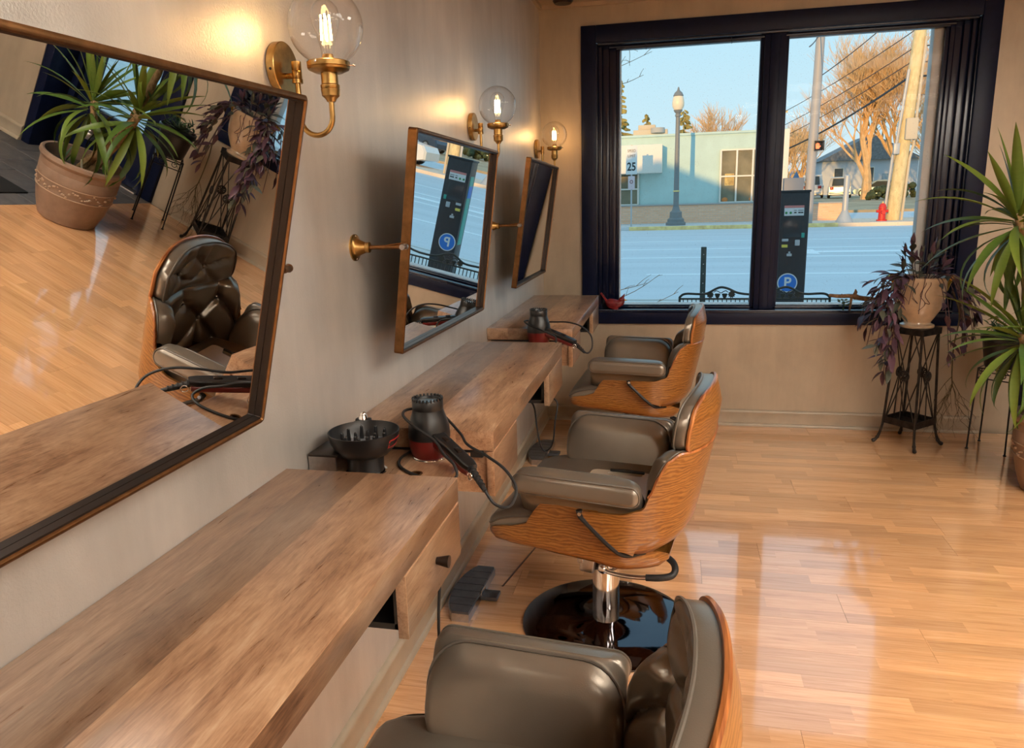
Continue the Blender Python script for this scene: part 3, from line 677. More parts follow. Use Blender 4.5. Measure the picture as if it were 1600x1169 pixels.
def chair(loc, deg, label, src=None):
    if src is not None:
        t = copy_tree(src); t.location = loc; t.rotation_euler = (0, 0, math.radians(deg)); t['label'] = label; return t
    t = thing('barber_chair', label, 'chair', loc, math.radians(deg), 'tufted barber chairs')
    # --- base
    m = MB(); m.lathe([(.001, 0), (.298, 0), (.300, .003), (.299, .008), (.285, .012), (.16, .0165), (.06, .021), (.05, .026), (.001, .026)], seg=72); obj('base_disc', m, MAT['base'], t)
    m = MB(); m.lathe([(.001, .02), (.047, .02), (.047, .225), (.044, .228), (.036, .229), (.036, .352), (.001, .352)], seg=36); obj('column', m, MAT['chrome'], t)
    m = MB(); m.box((-.052, -.020, .262), (.050, .085, .085), .006, Matrix.Rotation(.12, 3, 'Y')); m.box((-.075, -.062, .270), (.022, .02, .026), .004); m.box((.02, 0, .352), (.26, .26, .014), .004); m.cyl((0, 0, .30), (0, 0, .35), .06, .075, 24); obj('mount', m, MAT['steel'], t)
    m = MB(); m.tube(smooth_path([(.000, -.048, .236), (.03, -.066, .234), (.10, -.080, .238), (.17, -.080, .244)], 5), .0075, 10); m.sphere((.0, -.044, .236), .02, 14, 8); lv = obj('lever', m, MAT['chrome'], t)
    m = MB(); m.tube(smooth_path([(.155, -.080, .243), (.205, -.078, .249), (.238, -.066, .256), (.246, -.040, .266), (.232, -.006, .276), (.195, .02, .286)], 6), .0115, 12); obj('grip', m, MAT['rubber'], lv)
    # --- seat shell: U section along x
    ZB = [(-.325, .430), (-.30, .408), (-.22, .396), (-.03, .378), (.12, .358), (.215, .352), (.245, .38)]
    ZS = [(-.325, .450), (-.30, .468), (-.24, .476), (-.19, .492), (-.165, .535), (-.14, .565), (.03, .575), (.10, .51), (.16, .452), (.215, .416), (.245, .398)]
    P, N = [], []
    xs = [-.325, -.318, -.30, -.27, -.24, -.215, -.19, -.178, -.165, -.152, -.14, -.10, -.03, .03, .07, .10, .13, .16, .19, .215, .245]
    for x in xs:
        zb, zs = interp(ZB, x), interp(ZS, x); w = .302 - (.03 * max(0, (-x - .29) / .035) ** 2); w -= .10 * max(0, (x - .10) / .145) ** 1.5
        r = min(.05, max(.004, (zs - zb) * .8)); row, nr = [], []
        for s in (-1, 1):
            seq = []
            for q in range(5): seq.append((w, zs + (zb + r - zs) * q / 4, (1, 0)))
            for q in range(1, 7): a = math.radians(90 * q / 6); seq.append((w - r + r * math.cos(a), zb + r - r * math.sin(a), (math.cos(a), -math.sin(a))))
            seq.append((w * .5, zb, (0, -1))); seq.append((.001 if s < 0 else .001, zb, (0, -1)))
            if s > 0: seq = list(reversed(seq))[1:]
            for (y, z, nn) in seq: row.append(V((x, s * y, z))); nr.append(V((0, s * nn[0], nn[1])))
        P.append(row); N.append(nr)
    m = MB(); m.grid(P, -.011, N); obj('seat_shell', m, MAT['veneer'], t, 50)
    # seat cushion with waterfall front
    rings = []
    for x, zt, zb, w in [(-.329, .466, .450, .25), (-.324, .484, .444, .275), (-.307, .501, .440, .287), (-.27, .516, .43, .290), (-.22, .527, .42, .290), (-.17, .533, .42, .290), (-.10, .534, .42, .287), (0, .533, .42, .270), (.12, .531, .42, .250), (.20, .528, .43, .215), (.225, .52, .44, .20), (.232, .50, .46, .19)]:
        rings.append([V((x, y, z)) for y, z in rrect(-w, w, zb, zt, .03, 5)])
    m = MB(); m.loft(rings); obj('seat_cushion', m, MAT['leather'], t, 60)
    m = MB(); m.tube(smooth_path([(-.17, -.293, .515), (-.22, -.295, .508), (-.28, -.292, .494), (-.322, -.275, .468), (-.331, -.21, .458), (-.332, 0, .456), (-.331, .21, .458), (-.322, .275, .468), (-.28, .292, .494), (-.22, .295, .508), (-.17, .293, .515)], 5), .0036, 6); obj('seat_piping', m, MAT['piping'], t)
    # tail under the back
    m = MB(); m.loft([[V((x, y, z)) for y, z in rrect(-w, w, z0, z1, .012, 3)] for x, w, z0, z1 in [(.12, .16, .385, .43), (.20, .13, .388, .43), (.245, .09, .40, .435), (.255, .07, .41, .428)]]); obj('tail_pad', m, MAT['leather'], t, 60)
    # --- back shell
    phis = [-100 + 200 * k / 100 for k in range(101)]; P, N = [], []
    for ph in phis:
        lo, hi = interp(ZLO, abs(ph)), interp(ZHI, abs(ph)); row, nr = [], []
        for q in range(11):
            z = lo + (hi - lo) * q / 10; p = back_plan(ph, z); e = back_plan(ph + .5, z) - back_plan(ph - .5, z)
            nn = V((e.y, -e.x, 0)).normalized()
            tuck = max(0, .06 - (z - .428)) if abs(ph) < 70 else 0
            row.append(p - nn * (tuck * tuck * 9)); nr.append(nn)
        P.append(row); N.append(nr)
    m = MB(); m.grid(P, -.010, N); obj('back_shell', m, MAT['veneer'], t, 50)
    edge = [P[i][-1] - N[i][-1] * .005 for i in range(len(P)) if abs(phis[i]) < 65]
    m = MB(); m.tube(edge, .0056, 6); obj('shell_edge', m, MAT['ply'], t)
    # dark gap strip and bolt under each side of the back shell
    for s in (-1, 1):
        pts = [V((p.x, p.y, p.z)) + V((-.010, 0, -.004)) for p in (P[i][0] - N[i][0] * .004 for i in (range(1, 32, 2) if s < 0 else range(99, 68, -2)))]
        pts = smooth_path(pts[::5] + pts[-1:], 6)
        m = MB(); m.tube([pts[0] + V((-.004, 0, .02))] + pts, [.011] + [.0095 - .0002 * i for i in range(len(pts))], 8); b = obj('side_bracket', m, MAT['blackmetal'], t)
        m = MB(); q = pts[0]; m.cyl((q.x, q.y + s * .004, q.z + .012), (q.x, q.y + s * .014, q.z + .012), .006, seg=12); obj('bolt', m, MAT['chrome'], b)
    # --- tufted back cushion
    nu, nv = 76, 52
    def tuft(u, v, buttons, segs, d):
        g = 0.0
        for (a, b) in segs:
            du, dv = b[0] - a[0], (b[1] - a[1]); L2 = du * du + dv * dv + 1e-9
            tt = max(0, min(1, ((u - a[0]) * du + (v - a[1]) * dv) / L2)); dd = math.hypot((u - a[0] - tt * du), (v - a[1] - tt * dv) * .8)
            g = max(g, math.exp(-(dd / .045) ** 1.2) * .75)
        for b in buttons: g = max(g, 1.15 * math.exp(-(math.hypot(u - b[0], (v - b[1]) * .8) / .06) ** 2))
        return -d * g
    top = [(-.56, .70), (0, .70), (.56, .70)]; low = [(-.29, .40), (.29, .40)]
    segs = [((-.56, 1.0), top[0]), ((0, 1.0), top[1]), ((.56, 1.0), top[2])] + [(top[0], low[0]), (top[1], low[0]), (top[1], low[1]), (top[2], low[1]), (low[0], (-.29, 0)), (low[1], (.29, 0)), (top[0], (-1.0, .42)), (top[2], (1.0, .42)), (low[0], (-.62, .05)), (low[1], (.62, .05)), (low[0], (-.02, .05)), (low[1], (.02, .05))]
    P = []
    phm = 62
    for i in range(nu + 1):
        u = -1 + 2 * i / nu; row = []
        ph = phm * u; lo, hi = .50, interp(ZHI, abs(ph)) + .006
        for j in range(nv + 1):
            v = j / nv; z = lo + (hi - lo) * v
            edgef = min(1, (1 - abs(u)) / .12) ; ef = math.sqrt(max(0, 1 - (1 - edgef) ** 2)); vf = min(1, (1 - v) / .12); ev = math.sqrt(max(0, 1 - (1 - vf) ** 2))
            thk = .012 + (.022 * ev + .040 * ef * ev) * (1 - .25 * (1 - v)) + tuft(u, v, top + low, segs, .031) * ef * (.35 + .65 * ev)
            row.append(back_plan(ph, z, max(.011, thk)))
        P.append(row)
    # close round the rim to the shell
    rim = lambda i: back_plan(phm * (-1 + 2 * i / nu), interp(ZHI, abs(phm * (-1 + 2 * i / nu))) + .004, .0105)
    for i in range(nu + 1): P[i].append(rim(i))
    m = MB(); m.grid(P); bc = obj('back_cushion', m, MAT['leather'], t, 70)
    m = MB(); m.tube([back_plan(phm * u, interp(ZHI, abs(phm * u)) + .005, .013) for u in [-1 + 2 * k / 40 for k in range(41)]], .0036, 6); obj('back_piping', m, MAT['piping'], t)
    for (u, v) in top + low:
        m = MB(); ph = phm * u; lo, hi = .50, interp(ZHI, abs(ph)) + .006; z = lo + (hi - lo) * v
        m.sphere(back_plan(ph, z, .046), .0085, 10, 6); obj('button', m, MAT['leather'], bc)
    # --- headrest: curved panel, cushion in front
    def head(u, v, off):
        """u -1..1 across, v 0..1 up; off is distance in front of the shell"""
        y = .255 * u; z = .738 + .178 * v
        x = .366 - .058 * abs(u) ** 2.2 - .020 * (1 - v) ** 1.5 - .022 * max(0, v - .6) * 2.5 - off
        return V((x, y, z))
    def outline(n, sx=1.0, sz=1.0):
        pts = []
        for k in range(n):
            a = 2 * PI * k / n; up = math.sin(a) > 0
            cu, sv = spow(math.cos(a), .74 if up else .42), spow(math.sin(a), .74 if up else .5)
            pts.append((cu * sx, .40 + (.60 if up else .40) * sv * sz))
        return pts
    def disc(m, off0, off1, s, dome=0.0, n=64, rings=9, seg2=None):
        o = outline(n)
        def surf(fn):
            return [[head(u * f * s, .45 + (v - .45) * f * s, fn(u * f * s, .45 + (v - .45) * f * s, f)) for (u, v) in o] for f in [r / rings for r in range(rings, 0, -1)]]
        front = surf(lambda u, v, f: off1 + dome * math.sqrt(max(0, 1 - f ** 6)) + (tuft2(u, v) * min(1, (1 - f) * 5) if seg2 else 0)); back = surf(lambda u, v, f: off0)
        fr = [m.ring(r) for r in front]; bk = [m.ring(r) for r in back]
        for q in (fr, bk):
            for a, b in zip(q, q[1:]): m.bridge(a, b)
        m.bridge(bk[0], fr[0])
        for q, off in ((fr, off1 + dome + (tuft2(0, .45) if seg2 else 0)), (bk, off0)):
            c = m.bm.verts.new(head(0, .45, off))
            for k in range(n): m.bm.faces.new((q[-1][k], q[-1][(k + 1) % n], c))
    hb = [(-.34, .40), (.34, .40)]
    hs = [((-.34, 1), hb[0]), ((.34, 1), hb[1]), (hb[0], (0, .02)), (hb[1], (0, .02)), (hb[0], (0, .72)), (hb[1], (0, .72)), ((0, .72), (0, 1)), (hb[0], (-.95, .62)), (hb[1], (.95, .62)), (hb[0], (-.6, .0)), (hb[1], (.6, 0))]
    def tuft2(u, v): return tuft(u * .95, v, hb, hs, .025)
    m = MB(); disc(m, -.011, 0, 1.0); obj('headrest_shell', m, MAT['veneer'], t, 50)
    m = MB(); m.tube([head(u, v, -.0055) for u, v in outline(72)], .0066, 6, loop=True); obj('headrest_edge', m, MAT['ply'], t)
    m = MB(); disc(m, .001, .036, .985, .022, 72, 20, True); hc = obj('headrest_cushion', m, MAT['leather'], t, 70)
    m = MB(); m.tube([head(u * .990, .45 + (v - .45) * .990, .038) for u, v in outline(72)], .0036, 6, loop=True); obj('headrest_piping', m, MAT['piping'], t)
    for u, v in hb: m = MB(); m.sphere(head(u, v, .043), .0075, 10, 6); obj('button', m, MAT['leather'], hc)
    m = MB(); m.box((.338, .07, .752), (.012, .03, .08), .003); obj('headrest_bracket', m, MAT['blackmetal'], t); m = MB(); m.box((.338, -.07, .752), (.012, .03, .08), .003); obj('headrest_bracket', m, MAT['blackmetal'], t)
    # --- arms: thick pads, deeper on the inside
    for s in (-1, 1):
        def lay(y, x0, x1, z0, z1, r, sl=0.0, tilt=0.0):
            return [V((x, s * (y + tilt * (z - .478)), z + sl * (x - x0))) for x, z in rrect(x0, x1, z0, z1, r, 7)]
        rings = [lay(.200, -.150, .130, .515, .630, .05, -.02, .34), lay(.198, -.190, .162, .492, .660, .075, -.02, .36), lay(.203, -.205, .174, .480, .672, .085, -.02, .39), lay(.212, -.210, .178, .477, .680, .088, -.025, .40), lay(.232, -.211, .180, .477, .687, .085, -.03, .36), lay(.258, -.211, .180, .484, .691, .08, -.03, .26), lay(.290, -.211, .180, .565, .692, .055, -.03, .11), lay(.320, -.211, .181, .613, .690, .036, -.03), lay(.342, -.211, .181, .618, .686, .031, -.03), lay(.356, -.209, .180, .620, .681, .028, -.03), lay(.364, -.203, .175, .625, .673, .022, -.03), lay(.366, -.19, .16, .633, .662, .013, -.03)]
        m = MB(); m.loft(rings); ar = obj('armrest', m, MAT['leather'], t, 70)
        m = MB(); m.tube([p + V((0, -s * .002, .001)) for p in rings[4]], .0036, 6, loop=True); obj('arm_piping', m, MAT['piping'], ar); m = MB(); m.tube([p + V((0, s * .001, 0)) for p in rings[9]], .0036, 6, loop=True); obj('arm_piping', m, MAT['piping'], ar)
    return t
ch = chair((.638, 2.41, 0), -8, 'middle barber chair, with a cream board on its seat')
c1 = chair((.584, .950, 0), -3, 'nearest barber chair, cut off by the bottom of the photo', ch)
for part in c1.children:        # pumped down a little lower than the others
    if part.name.split('.')[0] not in ('base_disc', 'column'): part.location.z -= .045
chair((.658, 4.070, 0), -3, 'far barber chair, nearest to the window', ch)

# ------------------------------------------------------------------ outdoors: ground
def quad_strip(name, stations, x0, x1, mat, th=.3, parent=None, kind='structure'):
    """ground profile (y, z) swept from x0 to x1, with thickness"""
    m = MB(); top = [(y, z) for y, z in stations]; bot = [(y, z - th) for y, z in reversed(stations)]
    m.loft([[V((x, y, z)) for y, z in top + bot] for x in (x0, x1)])
    o = obj(name, m, mat, parent, angle=0)
    if parent is None: o['kind'] = kind
    return o
def zroad(y): return -.22 + .0355 * (y - 12)
quad_strip('pavement_near', [(5.08, -.1), (11.85, -.1)], -40, 60, MAT['pave'])
road = quad_strip('street', [(12.0, zroad(12)), (27.5, zroad(27.5))], -60, 90, MAT['road'])
quad_strip('curb_near', [(11.85, -.085), (12.0, -.09)], -40, 60, MAT['pave'])
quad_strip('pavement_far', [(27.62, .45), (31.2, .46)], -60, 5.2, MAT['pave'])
quad_strip('pavement_corner', [(27.62, .45), (29.6, .47), (31.0, .48)], 5.2, 90, MAT['sunpave'])  # corner paving with the low sunlight put into its tan colour
quad_strip('side_street', [(31.0, .40), (39.0, .50)], 5.2, 120, MAT['road'])
quad_strip('lawn', [(39.0, .62), (62, .92), (130, 1.25), (260, 1.4)], -150, 200, MAT['lawn'], .6)
def road_marks():
    for y, w, x0, x1 in ((23.1, .12, -25, 40), (20.8, .14, -25, 40), (18.8, .12, -25, 40), (15.8, .13, .3, 40)):
        m = MB(); m.loft([[V((x, yy, zroad(yy) + h)) for yy, h in ((y - w / 2, .0), (y - w / 2, .006), (y + w / 2, .006), (y + w / 2, 0))] for x in (x0, x1)])
        obj('lane_line', m, MAT['line'], road, angle=0)
    m = MB(); y = 19.75
    out = [(3.2, 0), (4.3, .55), (4.3, .18), (6.6, .18), (6.6, -.18), (4.3, -.18), (4.3, -.55)]
    m.loft([[V((p[0], y + p[1], zroad(y + p[1]) + h)) for p in out] for h in (.001, .008)]); obj('arrow_mark', m, MAT['line'], road, angle=0)
    c = quad_strip('curb_far', [(27.5, .455), (27.63, .46)], -60, -.75, MAT['pave'], .25)
    m = MB(); m.b2((-.75, 27.49, .2), (6.3, 27.64, .462), .02); tag(obj('painted_curb', m, MAT['curb'], c), None)
road_marks()

# own building above and beside the shop: its gable throws the long shadow over the street
def own_roof():
    m = MB(); m.b2((-20, BY - .2, CEIL + .12), (RX + .4, 5.2, 3.0)); m.prism([(-19.8, 3.0), (2.0, 3.0), (-8.9, 7.35)], -9, -6, 'xz'); struct('roof', m, MAT['outside'], angle=0)
    m = MB(); m.b2((-20, 4.93, -.2), (-.16, 5.08, CEIL + .11)); m.b2((-20, -9, -.2), (2.0, -6, 3.0)); struct('wall_neighbour', m, MAT['outside'], angle=0)
own_roof()

# ------------------------------------------------------------------ outdoors: bench, post, kiosk
def street_bench():
    t = thing('street_bench', 'dark iron bench with double arched leaf back, just outside the window', 'bench', (1.489, 6.3, -.1))
    hw = .585
    top = [(-hw, .735), (-hw + .005, .775), (-hw + .05, .80), (-.42, .797), (-.36, .805), (-.30, .838), (-.255, .853), (-.20, .842), (-.13, .81), (-.06, .797), (0, .795)]
    full = top + [(-x, z) for x, z in reversed(top[:-1])]
    full = [(-hw, .42)] + full + [(hw, .42)]
    m = MB(); m.tube(smooth_path([(x, 0, z) for x, z in full], 5), .0095, 8); m.tube([(-hw, 0, .758), (hw, 0, .758)], .0075, 8); m.tube([(-hw, 0, .50), (hw, 0, .50)], .0075, 8); obj('back_frame', m, MAT['benchiron'], t)
    for k in range(33):
        x = -hw + .03 + k * (2 * hw - .06) / 32
        m = MB(); m.b2((x - .0035, -.003, .50), (x + .0035, .003, .752)); obj('back_slat', m, MAT['benchiron'], t)
    def leaf(cx, cz, r):
        m = MB(); n = 20; out = []
        for k in range(n):
            a = 2 * PI * k / n; rr = r * (1.0 if k % 2 == 0 else .72); out.append((cx + rr * math.cos(a), cz + rr * math.sin(a)))
        m.prism(out, -.006, .006, 'xz'); obj('iron_leaf', m, MAT['benchiron'], t)
    def grape(cx, cz):
        m = MB()
        for dx, dz in ((-.012, .008), (.012, .008), (0, .008), (-.007, -.006), (.007, -.006), (0, -.018)): m.sphere((cx + dx, 0, cz + dz), .0105, 8, 6)
        o = obj('iron_grapes', m, MAT['benchiron'], t); o['kind'] = 'stuff'
    for c in (-.255, .255):
        leaf(c - .085, .792, .031); leaf(c + .085, .795, .031); grape(c - .027, .785); grape(c + .03, .785)
        m = MB(); m.tube(smooth_path([(c - .055, 0, .812), (c - .04, 0, .824), (c - .02, 0, .818), (c, 0, .806), (c + .02, 0, .818), (c + .04, 0, .824), (c + .055, 0, .812)], 4), .0036, 6); obj('iron_vine', m, MAT['benchiron'], t)
    for k in range(7):
        m = MB(); m.box((0, .07 + k * .062, .43), (2 * hw - .04, .045, .02), .004); obj('seat_slat', m, MAT['benchiron'], t)
    for s in (-1, 1):
        m = MB(); m.tube(smooth_path([(s * hw, 0, .42), (s * hw, .02, .2), (s * hw, -.05, 0)], 4), .014, 8); m.tube(smooth_path([(s * hw, .46, .42), (s * hw, .44, .2), (s * hw, .5, 0)], 4), .014, 8); m.tube(smooth_path([(s * hw, 0, .66), (s * hw, .25, .665), (s * hw, .47, .63), (s * hw, .46, .42)], 5), .012, 8); m.tube([(s * hw, 0, .42), (s * hw, .46, .42)], .012, 8); obj('side_frame', m, MAT['benchiron'], t)
street_bench()
def green_post():
    t = thing('sign_post', 'short dark green square post standing behind the iron bench', 'post', (1.17, 8.5, -.1))
    m = MB(); m.box((0, 0, .52), (.058, .058, 1.04), .004); obj('post', m, MAT['postgreen'], t)
    for k in range(9):
        m = MB(); m.cyl((0, -.0285, .12 + .105 * k), (0, -.0305, .12 + .105 * k), .006, seg=10); obj('bolt_hole', m, MAT['galv'], t)
green_post()
def text(name, s, size, loc, mat, parent, ext=.002, rot=(PI / 2, 0, 0), sx=1.0, bold=False):
    cu = bpy.data.curves.new(name, 'FONT'); cu.body = s; cu.size = size; cu.extrude = ext; cu.align_x = 'CENTER'; cu.align_y = 'CENTER'
    if bold: cu.offset = size * .02
    tmp = bpy.data.objects.new(name + '_tmp', cu); COL.objects.link(tmp)
    dg = bpy.context.evaluated_depsgraph_get(); me = bpy.data.meshes.new_from_object(tmp.evaluated_get(dg)); me.name = name
    bpy.data.objects.remove(tmp); me.materials.clear(); me.materials.append(mat)
    o = bpy.data.objects.new(name, me); COL.objects.link(o); o.parent = parent; o.location = loc; o.rotation_euler = rot; o.scale = (sx, 1, 1)
    return o
def kiosk():
    t = thing('parking_kiosk', 'tall charcoal parking machine with a round blue P sign', 'parking machine', (2.196, 9.2, -.1))
    w, d, h = .315, .27, 1.60
    m = MB(); m.b2((-w / 2, 0, 0), (w / 2, d, h), .008); obj('body', m, MAT['kiosk'], t)
    m = MB(); m.b2((-w / 2 + .012, -.006, .03), (w / 2 - .012, .002, h - .02), .004); obj('front_door', m, MAT['kiosk'], t)
    m = MB(); m.b2((-.115, -.012, 1.335), (.100, -.004, 1.45), .002); s = obj('instruction_panel', m, MAT['paper'], t)
    m = MB(); m.b2((-.115, -.0135, 1.423), (.100, -.0115, 1.45)); obj('red_band', m, plain('pale_red_band', (.62, .22, .20), .5), s)
    for x in (-.093, -.045):
        m = MB(); m.cyl((x, -.0115, 1.368), (x, -.0145, 1.368), .0135, seg=16); obj('green_dot', m, plain('green_dot', (.03, .25, .07), .4), s)
    for x in (.005, .05, .078):
        m = MB(); m.box((x, -.0125, 1.37), (.026, .002, .014)); m.box((x, -.0125, 1.395), (.03, .002, .006)); obj('pictogram', m, MAT['ink'], s)
    m = MB(); m.b2((-.12, -.010, 1.09), (.085, -.004, 1.31), .003); obj('screen', m, MAT['screen'], t)
    m = MB(); m.b2((-.125, -.018, 1.045), (-.055, -.004, 1.075), .003); obj('card_slot', m, MAT['galv'], t)
    m = MB(); m.b2((-.125, -.016, .975), (-.06, -.004, 1.008), .002); obj('receipt_label', m, MAT['yellow'], t)
    m = MB(); m.b2((.018, -.020, .995), (.072, -.004, 1.062), .006); obj('keypad', m, MAT['galv'], t)
    m = MB(); m.b2((.085, -.014, 1.085), (.120, -.004, 1.14), .003); obj('coin_light', m, MAT['kioskside'], t)
    m = MB(); m.b2((-.065, -.022, .875), (-.01, -.004, .905), .003); m.box((-.037, -.014, .918), (.022, .014, .02), .002); obj('receipt_cup', m, MAT['galv'], t)
    m = MB(); m.cyl((-.04, -.005, .565), (-.04, -.010, .565), .112, seg=40); p = obj('parking_sign', m, MAT['sign'], t)
    m = MB(); m.cyl((-.04, -.0095, .565), (-.04, -.013, .565), .100, seg=40); obj('blue_disc', m, MAT['kioskblue'], p)
    text('letter', 'P', .165, (-.04, -.0135, .565), MAT['sign'], p, .002, bold=True)
    m = MB(); m.b2((-w / 2 - .004, .06, .55), (-w / 2 + .002, d - .05, 1.42), .002); obj('side_panel', m, MAT['kioskside'], t)
    m = MB(); m.b2((-w / 2 - .006, .06, 1.15), (-w / 2 - .0035, d - .05, 1.30), .001); obj('side_panel', m, MAT['kioskblue'], t)
    m = MB(); m.b2((-w / 2 - .01, -.01, h - .004), (w / 2 + .01, d + .01, h + .02), .006); obj('lid', m, MAT['kiosk'], t)
kiosk()

# ------------------------------------------------------------------ outdoors: far side of the street
def far_building():
    t = thing('corner_shop', 'low pale teal building with a brick base across the street', 'building', (0, 31, .45))
    m = MB(); m.b2((-14, 0, .70), (4.98, 9, 3.36)); obj('wall', m, MAT['teal'], t, 0)
    m = MB(); m.b2((-14.05, -.06, -.05), (5.0, 9, .70)); obj('brick_base', m, MAT['brick'], t, 0)
    m = MB(); m.b2((-14.05, -.12, .70), (5.02, .02, .755), .01); obj('stone_cap', m, MAT['stone'], t)
    m = MB(); m.b2((-14.05, -.06, 3.34), (5.04, 9.05, 3.43), .01); obj('coping', m, MAT['teal'], t)
    m = MB(); m.b2((4.80, -.10, .7), (5.04, .3, 3.4), .01); obj('corner_pier', m, MAT['awning'], t)
    def win(x0, x1, z0, z1, nx, nz, name='shop_window'):
        m = MB(); m.b2((x0, -.035, z0), (x1, .0, z1)); f = obj(name, m, MAT['interior'], t, 0)
        m = MB(); m.b2((x0, -.045, z0), (x1, -.036, z1)); obj('pane', m, MAT['pane'], f, 0)
        xs = [x0 + (x1 - x0) * k / nx for k in range(nx + 1)]; zs = [z0 + (z1 - z0) * k / nz for k in range(nz + 1)]
        for x in xs: m = MB(); m.b2((x - .035, -.09, z0), (x + .035, -.03, z1), .005); obj('frame_bar', m, MAT['winframe'], f)
        for z in zs: m = MB(); m.b2((x0, -.085, z - .03), (x1, -.032, z + .03), .005); obj('frame_bar', m, MAT['winframe'], f)
        return f
    f = win(2.56, 4.35, .76, 2.73, 3, 2)
    m = MB(); m.box((2.9, -.02, 1.62), (.35, .05, .45), .02); obj('cabinet', m, MAT['curb'], f)
    for x, r in ((2.75, .12), (3.75, .10)):
        m = MB(); m.sphere((x, -.03, .86), r, 12, 8, (1, .3, .8)); obj('planter', m, plain('orange_pot', (.65, .22, .05), .5), f)
    win(-4.2, -.6, .76, 1.98, 3, 2)
    m = MB(); m.b2((-7, -.72, 1.95), (.335, .0, 3.02), .02); obj('fascia', m, MAT['awning'], t)
    m = MB(); m.b2((-.9, 1.5, 3.43), (.5, 2.4, 3.75), .02); m.b2((-.7, 1.6, 3.75), (0, 2.2, 3.95), .02); obj('roof_unit', m, MAT['hvac'], t)
    m = MB(); m.lathe([(.001, 0), (.28, 0), (.28, .2), (.001, .2)], (.1, 1.48, 3.6), 20, Matrix(((1, 0, 0), (0, 0, -1), (0, 1, 0))) if False else None); obj('roof_fan', m, MAT['stone'], t)
far_building()
def lamp_post():
    t = thing('street_lamp', 'ornate grey green street lamp with an acorn globe', 'street lamp', (.89, 28.6, .455))
    m = MB(); m.lathe([(.001, 0), (.36, 0), (.36, .10), (.30, .13), (.30, .22), (.23, .27), (.215, .42), (.22, .47), (.15, .53), (.13, .60), (.11, .68), (.001, .68)], seg=16); obj('pedestal', m, MAT['lamppost'], t)
    m = MB(); m.lathe([(.10, .66), (.075, 3.80), (.10, 3.83), (.10, 3.88), (.075, 3.92), (.13, 3.98), (.16, 4.04), (.001, 4.05)], seg=16); obj('shaft', m, MAT['lamppost'], t)
    m = MB(); m.lathe([(.105, 1.2), (.12, 1.21), (.12, 1.24), (.105, 1.25)], seg=16); obj('band', m, MAT['curb'], t)
    m = MB(); m.lathe([(.14, 4.04), (.205, 4.16), (.215, 4.28), (.19, 4.45), (.15, 4.53), (.001, 4.53)], seg=20); obj('acorn_globe', m, MAT['lampglass'], t)
    m = MB(); m.lathe([(.17, 4.50), (.18, 4.53), (.13, 4.63), (.06, 4.69), (.045, 4.72), (.025, 4.80), (.001, 4.83)], seg=16); obj('finial', m, MAT['lamppost'], t)
lamp_post()
def sign():
    t = thing('speed_sign', 'white speed limit sign on a thin grey pole with a small pink plaque', 'sign', (-.72, 28.3, .455))
    m = MB(); m.b2((-.025, -.025, 0), (.025, .025, 2.9)); obj('pole', m, MAT['galv'], t, 0)
    m = MB(); m.b2((-.20, -.05, 1.86), (.20, -.03, 2.86), .004); s = obj('sign_board', m, MAT['sign'], t)
    text('lettering', 'SPEED', .135, (0, -.052, 2.68), MAT['ink'], s, sx=.82); text('lettering', 'LIMIT', .135, (0, -.052, 2.50), MAT['ink'], s, sx=.9); text('lettering', '25', .40, (0, -.052, 2.12), MAT['ink'], s, sx=.8, bold=True)
    m = MB(); m.b2((-.12, -.05, 1.33), (.12, -.03, 1.80), .004); s = obj('plaque', m, MAT['pinksign'], t)
    m = MB(); m.tube([(.05 * math.cos(a), -.053, 1.60 + .055 * math.sin(a)) for a in [2 * PI * k / 16 for k in range(16)]], .010, 6, loop=True); obj('red_ring', m, MAT['red'], s)
sign()
def signal_pole():
    t = thing('signal_pole', 'thick grey pole with a pedestrian signal showing a red hand', 'pole', (5.36, 27.9, .45))
    m = MB(); m.cyl((0, 0, 0), (.10, 0, 8.6), .165, .13, 18); obj('pole', m, MAT['polegrey'], t)
    m = MB(); m.b2((.06, -.20, 2.42), (.33, -.02, 2.72), .02); b = obj('signal_box', m, MAT['black'], t)
    m = MB(); m.b2((.045, -.20, 2.70), (.345, -.32, 2.73)); m.b2((.045, -.32, 2.41), (.06, -.20, 2.73)); m.b2((.33, -.32, 2.41), (.345, -.20, 2.73)); obj('visor', m, MAT['black'], b)
    m = MB(); x0, z0 = .155, 2.56
    m.prism([(x0 - .05, z0 - .085), (x0 + .05, z0 - .085), (x0 + .06, z0 + .01), (x0 - .06, z0 + .01)], -.208, -.202, 'xz')
    for k in range(4): m.b2((x0 - .058 + .030 * k, -.208, z0), (x0 - .036 + .030 * k, -.202, z0 + .075 + (.018 if k in (1, 2) else 0)))
    m.prism([(x0 + .05, z0 - .06), (x0 + .098, z0 - .005), (x0 + .085, z0 + .012), (x0 + .05, z0 - .02)], -.208, -.202, 'xz'); obj('red_hand', m, MAT['hand'], b, 0)
    m = MB(); m.b2((-.85, -.15, .72), (-.20, .25, 1.55), .02); obj('control_cabinet', m, plain('grey_blue_cabinet', (.17, .19, .23), .5), t)
    m = MB(); m.cyl((-.2, 0, 1.1), (0, 0, 1.1), .04); m.cyl((-.2, 0, 1.4), (.02, 0, 1.4), .04); obj('cabinet_clamp', m, MAT['polegrey'], t)
signal_pole()
